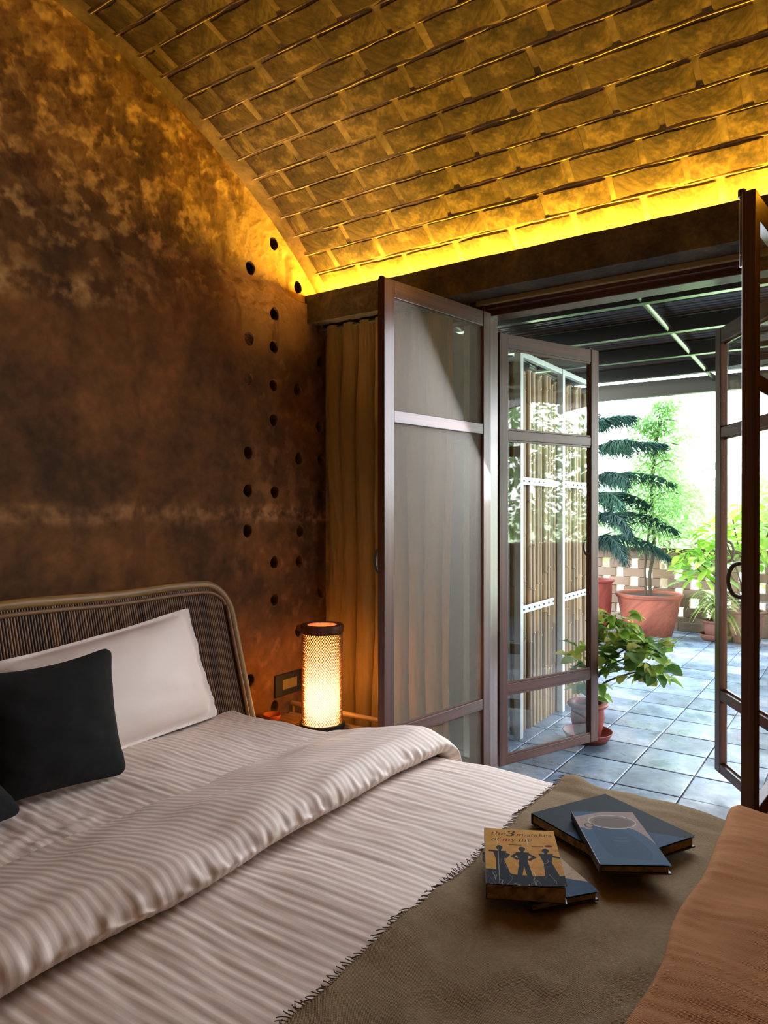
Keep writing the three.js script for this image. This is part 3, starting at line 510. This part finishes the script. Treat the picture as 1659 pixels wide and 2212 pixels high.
{
  const s = thing('wall_socket', 'black framed switch plate with a dull brass panel on the wall beside the lamp', 'socket', [X0, 0.389, -2.655], Math.PI / 2);
  mesh('frame', (() => { const o = new THREE.Shape(); o.moveTo(-0.1, -0.051); o.lineTo(0.1, -0.051); o.lineTo(0.1, 0.051); o.lineTo(-0.1, 0.051); o.closePath(); const q = new THREE.Path(); q.moveTo(-0.052, -0.026); q.lineTo(-0.052, 0.026); q.lineTo(0.06, 0.026); q.lineTo(0.06, -0.026); q.closePath(); o.holes.push(q); return new THREE.ExtrudeGeometry(o, { depth: 0.01, bevelEnabled: true, bevelThickness: 0.002, bevelSize: 0.002, bevelSegments: 2 }); })(), M.black, s);
  mesh('panel', box(0.113, 0.053, 0.006, 0.001).translate(0.004, 0, 0.005), mat({ color: srgb(150, 128, 76), roughness: 0.4, metalness: 0.2 }), s);
  const o = thing('bowl', 'small orange clay bowl peeping over the duvet beside the lamp', 'bowl', [-2.30, 0.267, -2.44]);
  mesh('body', new THREE.LatheGeometry([[0.0, 0], [0.022, 0], [0.036, 0.012], [0.042, 0.03], [0.04, 0.034], [0.034, 0.014], [0, 0.008]].map((p) => new THREE.Vector2(...p)), 32), mat({ color: srgb(206, 104, 52), roughness: 0.5, side: THREE.DoubleSide }), o);
}

// ================================================================ THE TERRACE
const TY = -0.05;
{
  const f = struct('terrace_floor');
  mesh('slab', boxAt(-4.3, 3.6, -0.3, TY - 0.012, -8.35, -3.085), mat({ map: T.stone, roughness: 0.4, color: 0x8d9296 }), f);
  const shade = [1, 0.86, 1.12, 0.94, 1.05, 0.78].map((k, i) => { const m = T.stone.clone(); m.offset.set(i * 0.31, i * 0.17); m.needsUpdate = true; const q = T.stoneWet.clone(); q.offset.set(i * 0.13, i * 0.4); q.needsUpdate = true; return phys({ map: m, color: new THREE.Color(k, k * (1 - 0.02 * (i % 3)), k * (1 - 0.03 * (i % 2))).multiplyScalar(1.4), roughness: 1, roughnessMap: q, bumpMap: T.coarse, bumpScale: 0.0008 }); });
  const pitch = 0.293, pz = 0.311, geos = [0, 1, 2].map((k) => box(pitch - 0.007, 0.03, pz - 0.007, 0.004, 'z'));
  for (let i = -3; i < 6; i++) for (let j = 0; j < 16; j++) {
    const z0 = -3.104 - j * pz, x0 = -1.01 + i * pitch;
    const t = mesh('tile', geos[0], shade[Math.floor(R() * 6)], f);
    t.position.set(x0 + pitch / 2, TY - 0.015 + rr(-0.0015, 0.0015), z0 - pz / 2); t.rotation.set(rr(-0.004, 0.004), R() < 0.5 ? 0 : Math.PI, rr(-0.004, 0.004));
  }
}
{ // pierced brick parapet
  const w = struct('wall_terrace', [0, 0, 0], 0, 'low brown brick parapet pierced with square openings');
  const zf = -8.08, th = 0.1, mats = [[150, 124, 104], [136, 112, 94], [160, 134, 114], [142, 120, 104]].map((c) => mat({ color: srgb(...c), roughness: 0.95, bumpMap: T.fine, bumpScale: 0.002 }));
  const P = 0.3125, g = box(0.226, 0.094, th, 0.004, 'x'), full = box(0.305, 0.094, th, 0.004, 'x');
  mesh('mortar_base', boxAt(-5, 3.6, -0.3, 0.0, zf - th + 0.008, zf - 0.008), M.concrete, w);
  for (let r = -1; r < 8; r++) for (let k = -6; k < 7; k++) {
    const solid = r < 1 || r === 7, cx = (r % 2 ? -1.409 : -1.565) + P * k + P / 2, y = r === -1 ? -0.002 : 0.05 + r * 0.1;
    const b = mesh('brick', solid ? full : g, mats[Math.floor(R() * 4)], w); b.position.set(cx + rr(-0.004, 0.004), y, zf - th / 2 + rr(-0.003, 0.003));
    if (!solid) { /* thin bed of mortar between courses */ }
  }
  mesh('coping', boxAt(-5, 3.6, 0.80, 0.835, zf - th - 0.03, zf + 0.03, 0.006), M.concrete, w);
}
{ // side walls of the terrace
  const w = struct('wall_terrace_left'); mesh('masonry', boxAt(-2.4, -2.28, -0.3, 2.42, -5.4, -3.085), mat({ map: T.concrete, color: 0x6a6058, roughness: 0.95 }), w);
  const e = struct('wall_terrace_right'); mesh('masonry', boxAt(3.5, 3.6, -0.3, 0.8, -8.18, -3.085), mat({ map: T.concrete, color: srgb(210, 190, 165), roughness: 0.95 }), e); mesh('coping', boxAt(3.46, 3.64, 0.8, 0.835, -8.18, -3.085), M.concrete, e);
}
{ // terrace roof: steel purlins, bamboo ceiling
  const r = struct('terrace_roof', [0, 0, 0], 0, 'dark terrace roof of steel purlins under bamboo poles');
  const x0 = -4.2, x1 = 3.5, lv = (z) => 2.54 + (z + 3.75) * 0.0505, pur = [-3.3, -3.9, -4.5, -5.2, -5.87, -6.5];
  const paint = mat({ color: srgb(40, 38, 36), roughness: 0.26 });
  for (const z of pur) mesh('purlin', boxAt(x0, x1, lv(z), lv(z) + 0.1, z - 0.03, z + 0.03, 0.004), paint, r);
  for (const x of [-3.6, -2.4, -1.17, 0.05, 1.27, 2.5]) for (let i = 0; i < pur.length; i++) { const a = pur[i] - 0.03, b = i < 5 ? pur[i + 1] + 0.03 : -6.9; mesh('cross_member', rod([x, lv(a) + 0.03, a], [x, lv(b) + 0.03, b], 0.028, undefined, 4).applyMatrix4(new THREE.Matrix4()), paint, r); }
  mesh('fascia_beam', boxAt(x0 - 0.05, x1 + 0.05, 2.30, 2.445, -6.98, -6.9, 0.006), M.darkSteel, r);
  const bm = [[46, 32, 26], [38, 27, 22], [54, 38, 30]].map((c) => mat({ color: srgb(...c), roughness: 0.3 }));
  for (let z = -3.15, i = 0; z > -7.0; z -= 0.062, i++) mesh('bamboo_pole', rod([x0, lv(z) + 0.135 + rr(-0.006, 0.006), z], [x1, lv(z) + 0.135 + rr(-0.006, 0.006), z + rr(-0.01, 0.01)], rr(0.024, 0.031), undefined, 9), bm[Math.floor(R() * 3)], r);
  mesh('roof_sheet', (() => { const g = boxAt(x0 - 0.1, x1 + 0.1, 0, 0.012, -7.1, -3.0, 0.003), p = g.attributes.position; for (let i = 0; i < p.count; i++) p.setY(i, p.getY(i) + lv(p.getZ(i)) + 0.17); return g; })(), M.darkSteel, r);
  for (const x of [x0 + 0.05, x1 - 0.03]) mesh('post', boxAt(x - 0.04, x + 0.04, TY, 2.31, -6.98, -6.9), M.darkSteel, r);
}
{ // bamboo screen in a pale steel frame along the left side of the terrace
  const X = -1.66, f = thing('bamboo_screen', 'tall screen of upright bamboo poles in a pale steel frame behind the glazed leaf', 'screen', [X, TY, -4.4]);
  const L = (x, y, z) => [x - X, y - TY, z + 4.4];
  const bar = (n, a, b, c, d, e, g) => mesh(n, boxAt(a, b, c, d, e, g, 0.003).translate(-X, -TY, 4.4), M.steel, f);
  for (const z of [-3.17, -3.777, -4.44, -5.05]) bar('post', X - 0.02, X + 0.02, TY, z === -3.17 ? 2.4 : 2.147, z - 0.02, z + 0.02);
  bar('top_rail', X - 0.016, X + 0.016, 2.115, 2.147, -5.05, -3.777);
  for (const y of [1.411, 0.678]) for (const [a, b] of [[-3.757, -4.28], [-4.42, -4.95], [-3.19, -3.29]]) bar('strap', X + 0.012, X + 0.018, y - 0.022, y + 0.022, b, a);
  const bolts = []; for (const y of [1.411, 0.678]) for (const [a, b] of [[-3.757, -4.28], [-4.42, -4.95]]) for (let z = a - 0.05; z > b; z -= 0.075) bolts.push(rod(L(X + 0.016, y, z), L(X + 0.024, y, z), 0.006, undefined, 6));
  mesh('bolts', merge(bolts), M.darkSteel, f);
  const bm = [1, 0.86, 1.1, 0.74].map((k) => mat({ map: T.bamboo, color: new THREE.Color(k, k * 0.97, k * 0.92), roughness: 0.5 }));
  for (let z = -3.83; z > -5.06; z -= rr(0.05, 0.064)) {
    const r0 = rr(0.021, 0.028), pts = []; let y = 0; const H = 2.13 + rr(-0.04, 0.02);
    while (y < H) { const s = Math.min(rr(0.24, 0.34), H - y); pts.push([r0, y], [r0 * 0.97, y + s - 0.014], [r0 * 1.1, y + s - 0.006], [r0 * 1.1, y + s - 0.002], [r0 * 0.97, y + s]); y += s; }
    const g = new THREE.LatheGeometry(pts.map((p) => new THREE.Vector2(p[0], p[1])), 9), q = mesh('bamboo_pole', g, bm[Math.floor(R() * 4)], f);
    q.position.set(-0.045 + rr(-0.008, 0.008), 0, z + 4.4); q.rotation.set(rr(-0.008, 0.008), R() * 6, rr(-0.008, 0.008));
  }
}
// ---------------------------------------------------------------- pots and plants
const lathe = (pts, n = 40) => new THREE.LatheGeometry(pts.map((p) => new THREE.Vector2(...p)), n);
function pot(parent, rb, rt, h, rim, m, soilY, saucer) {
  const y0 = saucer ? 0.018 : 0;
  mesh('pot', lathe([[0, y0], [rb, y0], [rb + (rt - rb) * 0.5 + 0.01, y0 + h * 0.5], [rt - 0.012, h - rim], [rt, h - rim + 0.004], [rt + 0.012, h - rim * 0.5], [rt + 0.012, h - 0.006], [rt + 0.006, h], [rt - 0.02, h], [rt - 0.026, h - 0.012], [rt - 0.03, soilY - 0.02]]), m, parent);
  mesh('soil', lathe([[0, soilY + 0.008], [rt * 0.5, soilY + 0.006], [rt - 0.024, soilY - 0.004]], 24), M.soil, parent);
  if (saucer) mesh('saucer', lathe([[0, 0], [saucer * 0.8, 0], [saucer * 0.96, saucer * 0.28], [saucer, saucer * 0.36], [saucer * 1.02, saucer * 0.4], [saucer * 0.98, saucer * 0.4], [saucer * 0.9, saucer * 0.28], [saucer * 0.76, 0.014], [0, 0.014]]), m, parent);
}
function leafGeo(l, w, o = {}) {   // pointed blade along +z, folded on its midrib and curled down
  const { fold = 0.3, curl = 0.5, heart = 0.4, n = 5, wave = 0 } = o;
  return sheet(4, n, (u, v) => { const s = 2 * u - 1, wd = w * Math.pow(Math.sin(Math.PI * Math.pow(v * 0.94 + 0.03, 1 - heart * 0.5)), 0.8) * 0.5; const z = v * l - (v < 0.25 ? heart * 0.12 * l * Math.abs(s) * (1 - v * 4) : 0); return [s * wd, Math.abs(s) * wd * fold - curl * l * v * v * 0.5 + wave * wd * Math.sin(v * 14) * Math.abs(s), z * (1 - 0.15 * curl * v)]; });
}
const Q = new THREE.Quaternion();
function place(o, p, dir, roll = 0, s = 1) { const d = V(...dir).normalize(); o.position.set(...p); Q.setFromUnitVectors(V(0, 0, 1), d); o.quaternion.copy(Q); // keep the leaf's upper face up
  const up = V(0, 1, 0).applyQuaternion(Q), want = V(0, 1, 0).addScaledVector(d, -d.y).normalize(); const a = Math.atan2(V(0, 0, 0).crossVectors(up, want).dot(d), up.dot(want)); o.quaternion.premultiply(new THREE.Quaternion().setFromAxisAngle(d, a + roll)); o.scale.setScalar(s); }
{ // leafy plant in a clay pot beside the door
  const p = thing('potted_plant', 'broad-leaved green and yellow plant in a clay pot outside the left door leaf', 'plant', [-1.328, TY, -3.97]);
  pot(p, 0.068, 0.1, 0.215, 0.03, mat({ map: T.terracotta, color: srgb(226, 170, 170), roughness: 0.6 }), 0.19, 0.135);
  const tips = [[0.17, 0.70, 0.02], [0.09, 0.64, -0.02], [0.33, 0.58, 0.0], [0.25, 0.50, 0.05], [0.38, 0.45, 0.03], [0.02, 0.52, 0.04], [0.08, 0.42, 0.1], [0.3, 0.42, -0.06], [-0.04, 0.40, 0.02]];
  for (const t of tips) mesh('stem', tube([[0, 0.19, 0], [t[0] * 0.2, 0.19 + (t[1] - 0.19) * 0.5, t[2] * 0.2], [t[0] * 0.7, t[1] - 0.03, t[2] * 0.7], t], 0.0045, 10, 5), M.bark, p);
  const ms = [[136, 172, 56], [104, 148, 52], [176, 196, 84], [78, 118, 44], [204, 198, 92]].map((c) => leafMat(srgb(...c), 0.42)), gs = [leafGeo(0.085, 0.075, { wave: 0.12 }), leafGeo(0.07, 0.055, { curl: 0.9, fold: 0.5 }), leafGeo(0.1, 0.085, { curl: 0.3, wave: 0.2 }), leafGeo(0.05, 0.04, { curl: 0.7 })];
  const put = (c, n, r, k) => { for (let i = 0; i < n; i++) { const a = R() * 6.28, e = rr(-0.5, 1), q = r * Math.sqrt(R()); const o = mesh('leaf', gs[k[Math.floor(R() * k.length)]], ms[Math.floor(R() * 5)], p); place(o, [c[0] + q * Math.cos(a), c[1] + rr(-0.6, 0.6) * r, c[2] + q * Math.sin(a)], [Math.cos(a), e * 0.6 - 0.1, Math.sin(a)], rr(-0.5, 0.5), rr(0.85, 1.3)); } };
  put([0.17, 0.685, 0.02], 50, 0.09, [1, 3]); put([0.14, 0.60, 0.0], 26, 0.08, [1, 3, 0]); put([0.33, 0.56, 0.0], 22, 0.07, [2, 0]); put([0.24, 0.49, 0.03], 50, 0.14, [0, 2, 1]); put([0.36, 0.44, 0.03], 40, 0.09, [0, 3, 1]); put([0.02, 0.48, 0.05], 26, 0.1, [0, 2]); put([0.03, 0.36, 0.04], 12, 0.07, [0, 1]); put([0.02, 0.26, 0.02], 8, 0.05, [1, 0]);
}
{ // young feathery tree in the big clay pot
  const p = thing('potted_tree', 'slender feathery young tree in a wide orange clay pot before the pierced brick wall', 'tree', [-1.93, TY, -7.70]);
  pot(p, 0.225, 0.325, 0.43, 0.045, M.terracotta, 0.40);
  mesh('trunk', merge([tube([[0.02, 0.38, 0], [0.01, 0.6, 0.01], [0.05, 0.9, 0], [0.03, 1.4, 0.01], [0.06, 1.9, 0], [0.14, 2.4, 0]], 0.019, 30, 7), tube([[-0.02, 0.38, 0.03], [-0.03, 0.7, 0.03], [0.0, 1.0, 0.03], [0.04, 1.3, 0.02]], 0.012, 16, 6)]), M.bark, p);
  const br = []; for (let i = 0; i < 34; i++) { const h = rr(1.0, 2.3), a = R() * 6.28, l = rr(0.15, 0.42) * (h > 1.75 ? 0.8 : 1); br.push(tube([[0.05, h, 0], [0.05 + l * 0.5 * Math.cos(a), h + 0.05, l * 0.5 * Math.sin(a)], [0.05 + l * Math.cos(a), h + 0.02, l * Math.sin(a)]], 0.005, 6, 4)); }
  mesh('branches', merge(br), M.bark, p);
  foliage(p, [[0.17, 2.36, 0, 0.13, 700], [0.08, 2.2, 0, 0.2, 1100], [-0.05, 2.12, 0, 0.2, 500], [0.33, 2.08, 0, 0.15, 260], [0.1, 1.95, 0, 0.2, 500], [0.08, 1.75, 0, 0.27, 900], [0.12, 1.55, 0, 0.36, 900], [0.14, 1.32, 0, 0.42, 1200], [0.06, 1.12, 0, 0.36, 700], [0.32, 1.4, 0, 0.25, 420], [0.35, 1.9, 0.05, 0.2, 90]], leafGeo(0.062, 0.016, { n: 3, heart: 0 }), leafMat(srgb(150, 186, 122), 0.5), 1, [[0.85, 1.0, 0.7], [1.1, 1.1, 0.8], [0.8, 0.95, 0.75]]);
}
function foliage(parent, blobs, g, m, size, tints, flat = 0.8) {
  const n = blobs.reduce((a, b) => a + b[4], 0), im = new THREE.InstancedMesh(g, m, n), o = new THREE.Object3D(), c = new THREE.Color(); let k = 0;
  for (const [x, y, z, r, cnt] of blobs) for (let i = 0; i < cnt; i++) {
    const a = R() * 6.28, u = rr(-1, 1), q = r * Math.pow(R(), 0.42), s = Math.sqrt(1 - u * u);
    place(o, [x + q * s * Math.cos(a), y + q * u * flat, z + q * s * Math.sin(a)], [Math.cos(a) * s + rr(-0.5, 0.5), rr(-0.7, 0.5), Math.sin(a) * s + rr(-0.5, 0.5)], rr(-0.8, 0.8), size * rr(0.7, 1.2));
    o.updateMatrix(); im.setMatrixAt(k, o.matrix); const t = tints[Math.floor(R() * tints.length)]; c.setRGB(...t); im.setColorAt(k++, c);
  }
  im.name = 'foliage'; im.castShadow = im.receiveShadow = true; im.userData.kind = 'stuff'; parent.add(im); return im;
}
{ // pine with drooping dark fronds in a tall clay pot
  const p = thing('potted_pine', 'dark blue-green pine with tiers of drooping fronds in a tall red clay pot', 'tree', [-2.42, TY, -7.42]);
  pot(p, 0.14, 0.2, 0.57, 0.03, mat({ map: T.terracotta, color: srgb(220, 150, 140), roughness: 0.7 }), 0.54);
  mesh('trunk', tube([[0, 0.5, 0], [0.01, 1.2, 0], [-0.01, 1.8, 0], [0, 2.35, 0]], 0.022, 20, 7), M.bark, p);
  const nm = [[38, 78, 66], [48, 92, 72], [30, 64, 58]].map((c) => mat({ color: srgb(...c), roughness: 0.8, side: THREE.DoubleSide }));
  const tiers = [[1.93, 0.70, 7, 0.02], [1.62, 0.78, 7, -0.06], [1.42, 0.55, 6, -0.08], [1.22, 0.82, 7, -0.14], [0.98, 0.74, 7, -0.16], [2.2, 0.4, 5, 0.05]];
  const sliver = new THREE.ConeGeometry(0.0075, 1, 3, 1, true).translate(0, 0.5, 0);
  for (const [h, len, n, droop] of tiers) for (let i = 0; i < n; i++) {
    const a = i / n * 6.28 + (i ? rr(-0.2, 0.2) : 0.02) - 0.15, l = len * (i ? rr(0.8, 1.05) : 1) * (Math.sin(a) < -0.3 ? 0.7 : 1), dir = V(Math.cos(a), 0, Math.sin(a)), sd = V(-Math.sin(a), 0, Math.cos(a));
    const cv = new THREE.CatmullRomCurve3([V(0, h, 0), dir.clone().multiplyScalar(l * 0.4).setY(h + 0.05), dir.clone().multiplyScalar(l * 0.75).setY(h + 0.04 + droop * 0.4), dir.clone().multiplyScalar(l).setY(h + droop)]);
    const gs = [new THREE.TubeGeometry(cv, 10, 0.006, 4)], N = 260;
    for (let k = 0; k < N; k++) {
      const t = 0.12 + 0.88 * k / N, o = cv.getPoint(t), tg = cv.getTangent(t), s = (k % 2 ? 1 : -1) * rr(0.1, 1), ln = rr(0.08, 0.19) * (0.6 + 0.8 * Math.sin(Math.PI * Math.min(1, t * 0.9 + 0.1)));
      const d = tg.clone().multiplyScalar(rr(0.3, 0.8)).addScaledVector(sd, s * 0.6).addScaledVector(V(0, 1, 0), rr(-1.6, 0.05)).normalize();
      const g = sliver.clone().scale(1, ln, 1).applyQuaternion(new THREE.Quaternion().setFromUnitVectors(V(0, 1, 0), d)).translate(o.x, o.y, o.z); gs.push(g);
    }
    mesh('branch', merge(gs), nm[Math.floor(R() * 3)], p);
  }
}
{ // bright bush at the parapet
  const p = thing('potted_bush', 'bright yellow-green broad-leaved bush leaning over the pierced brick wall at the right', 'bush', [-1.02, TY, -7.72]);
  pot(p, 0.12, 0.17, 0.32, 0.03, M.brownPot, 0.29);
  const tips = [[-0.35, 1.0, 0.05], [-0.5, 0.86, 0.1], [-0.3, 0.78, 0.15], [-0.12, 1.2, 0], [0, 1.3, 0], [-0.2, 1.08, 0.1], [0.2, 1.1, 0], [0.1, 0.9, 0.1], [-0.42, 0.72, 0.16]];
  for (const t of tips) mesh('stem', tube([[0, 0.28, 0], [t[0] * 0.3, t[1] * 0.6, t[2] * 0.3], t], 0.008, 10, 5), M.bark, p);
  const ms = [[176, 214, 62], [150, 200, 54], [196, 222, 84], [130, 186, 60]].map((c) => leafMat(srgb(...c), 0.5)), gs = [leafGeo(0.17, 0.075, { heart: 0, curl: 0.5 }), leafGeo(0.14, 0.065, { heart: 0, curl: 0.8 }), leafGeo(0.19, 0.08, { heart: 0, curl: 0.3 })];
  for (let i = 0; i < 290; i++) { const t = tips[i % tips.length], a = R() * 6.28, q = 0.15 * Math.sqrt(R()); const o = mesh('leaf', gs[i % 3], ms[Math.floor(R() * 4)], p); place(o, [t[0] + q * Math.cos(a), t[1] + rr(-0.14, 0.07), t[2] + q * Math.sin(a)], [Math.cos(a), rr(-0.6, 0.5), Math.sin(a)], rr(-0.4, 0.4), rr(0.7, 1.15)); }
}
{ // spider plant
  const p = thing('potted_fern', 'narrow-leaved arching plant in a small brown pot on a saucer beside the right door leaf', 'plant', [-1.28, TY, -7.72]);
  pot(p, 0.10, 0.135, 0.2, 0.03, M.brownPot, 0.17, 0.165);
  const ms = [[170, 190, 96], [120, 160, 70], [196, 204, 128]].map((c) => leafMat(srgb(...c), 0.45));
  for (let i = 0; i < 90; i++) {
    const a = R() * 6.28, l = rr(0.2, 0.4), k = rr(0.25, 0.7), h = rr(0.16, 0.42);
    const g = sheet(2, 8, (u, v) => { const s = 2 * u - 1, w = 0.012 * Math.sin(Math.PI * (0.12 + 0.88 * v)) + 0.002, r = l * v * 0.8; return [s * w, 0.9 * l * v - k * l * 1.9 * v * v + Math.abs(s) * 0.004, r]; });
    const o = mesh('leaf', g, ms[Math.floor(R() * 3)], p); o.position.set(0.03 * Math.cos(a), h, 0.03 * Math.sin(a)); o.rotation.y = a;
  }
}
// ---------------------------------------------------------------- beyond the parapet
{
  const g = struct('ground'); g.userData.label = 'pale open ground beyond the terrace';
  mesh('field', sheet(40, 40, (u, v) => { const x = lerp(-500, 400, u), z = lerp(-8.5, -900, v * v); return [x, -1.2 - (v > 0.05 ? 2 + 1.5 * n2(u * 6, v * 6) : 0), z]; }, (u, v) => [u * 90, v * 90]), mat({ color: srgb(196, 204, 160), roughness: 1, side: THREE.DoubleSide }), g);
  mesh('field', sheet(2, 2, (u, v) => [lerp(3.6, 400, u), -1.2, lerp(60, -8.5, v)]), mat({ color: srgb(190, 190, 170), roughness: 1, side: THREE.DoubleSide }), g);
  mesh('field', sheet(2, 2, (u, v) => [lerp(-400, -4.3, u), -1.2, lerp(60, -8.5, v)]), mat({ color: srgb(190, 190, 170), roughness: 1, side: THREE.DoubleSide }), g);
  const h = struct('hills'); h.userData.label = 'distant low hills along the horizon';
  mesh('ridge', sheet(120, 6, (u, v) => { const x = lerp(-1300, 900, u), top = 52 + 16 * n2(u * 5, 1) + 6 * n2(u * 17, 4); return [x, -6 + (top + 6) * v, -930 - v * 160]; }), mat({ color: srgb(128, 146, 128), roughness: 1, side: THREE.DoubleSide }), h);
}
function tree(label, at, h, blobs, c, leaf, trunkR = 0.08) {
  const t = thing('tree', label, 'tree', at);
  const tr = [tube([[0, -0.2, 0], [0.05, h * 0.35, 0], [0, h * 0.8, 0.03]], trunkR, 12, 7)];
  for (const b of blobs) tr.push(tube([[0, h * 0.4, 0], [b[0] * 0.5, (h * 0.45 + b[1]) / 2 + 0.1, b[2] * 0.5], [b[0], b[1], b[2]]], trunkR * 0.35, 8, 5));
  mesh('trunk', merge(tr), M.bark, t);
  foliage(t, blobs, leaf, leafMat(c, 0.5), 1, [[0.85, 0.95, 0.8], [1.1, 1.08, 0.9], [1, 1, 1]]);
}
const big = leafGeo(0.16, 0.07, { n: 2, heart: 0 }), fine = leafGeo(0.14, 0.035, { n: 2, heart: 0 });
tree('hazy pale green round tree rising behind the potted feathery tree', [-2.45, -1.2, -10.6], 3.0, [[0.05, 2.9, 0, 0.55, 900], [-0.3, 2.5, 0.1, 0.5, 700], [0.35, 2.5, 0, 0.5, 700], [0, 2.1, 0.2, 0.6, 800], [0.5, 2.05, 0, 0.4, 400], [-0.45, 2.0, 0, 0.45, 400]], srgb(156, 190, 136), fine);
tree('low yellow-green tree left behind the dark pine', [-4.4, -1.2, -11.8], 2.6, [[0, 2.3, 0, 0.7, 900], [0.6, 1.9, 0, 0.6, 700], [-0.7, 2.0, 0, 0.7, 700], [0.3, 1.5, 0.2, 0.7, 600]], srgb(176, 200, 140), big);
tree('bright green tree beyond the wall seen through the right door leaf', [-1.05, -1.2, -12.6], 3.0, [[0, 2.6, 0, 0.6, 700], [0.5, 2.2, 0, 0.6, 600], [-0.5, 2.1, 0, 0.5, 500], [0.1, 1.6, 0, 0.7, 600]], srgb(168, 198, 116), big);
tree('tall leafy tree outside to the right, mirrored in the glazed door leaf', [6.3, -1.2, -6.9], 4.2, [[0, 3.6, 0.6, 1.0, 1300], [0, 3.2, -1.0, 1.0, 1100], [0, 3.0, 2.2, 1.0, 1000], [0, 2.4, 0.3, 1.2, 1200], [0.3, 2.2, -1.6, 1.0, 900]], srgb(112, 146, 80), big);
{
  const p = thing('palm', 'small palm with yellowing fronds beyond the wall, left of the right door leaf', 'palm', [-1.95, -1.2, -11.6]);
  mesh('trunk', tube([[0, -0.1, 0], [0.02, 1.2, 0], [0, 2.4, 0]], 0.05, 10, 8), M.bark, p);
  const ms = [srgb(206, 196, 84), srgb(150, 190, 90), srgb(120, 170, 96)].map((c) => leafMat(c, 0.45));
  for (let i = 0; i < 11; i++) {
    const a = i / 11 * 6.28 + 2.9, gs = []; for (let k = 0; k < 26; k++) { const t = k / 26, r = 0.62 * t, y = 2.4 + 0.28 * t - 0.62 * t * t, w = 0.26 * Math.sin(Math.PI * (0.15 + 0.8 * t)); for (const s of [-1, 1]) gs.push(sheet(1, 3, (u, v) => [s * w * v * 0.8, y - 0.16 * v * v, r + 0.2 * w * v * 2 + (u - 0.5) * 0.016 * (1 - v)])); }
    const o = mesh('frond', merge(gs), ms[i % 3], p); o.rotation.y = a;
  }
}
{
  const p = thing('street_lamp', 'thin pale lamp post with a small tilted solar panel beyond the wall', 'lamp post', [-2.02, -1.2, -12.2]);
  const m = mat({ color: srgb(150, 164, 168), roughness: 0.6 });
  mesh('post', rod([0, 0, 0], [0, 4.05, 0], 0.022, 0.010), m, p);
  mesh('panel', box(0.2, 0.02, 0.26, 0.003).rotateX(0.5).translate(-0.12, 3.12, 0), mat({ color: srgb(70, 96, 112), roughness: 0.3 }), p);
  mesh('bracket', rod([-0.02, 2.85, 0], [-0.2, 3.1, 0], 0.01), m, p);
  for (const y of [3.35, 3.5, 3.72, 3.85]) mesh('arm', tube([[0, y, 0], [-0.08, y + 0.02, 0], [-0.13, y + 0.09, 0]], 0.008, 8, 5), m, p);
}
renderer.render(scene, camera);
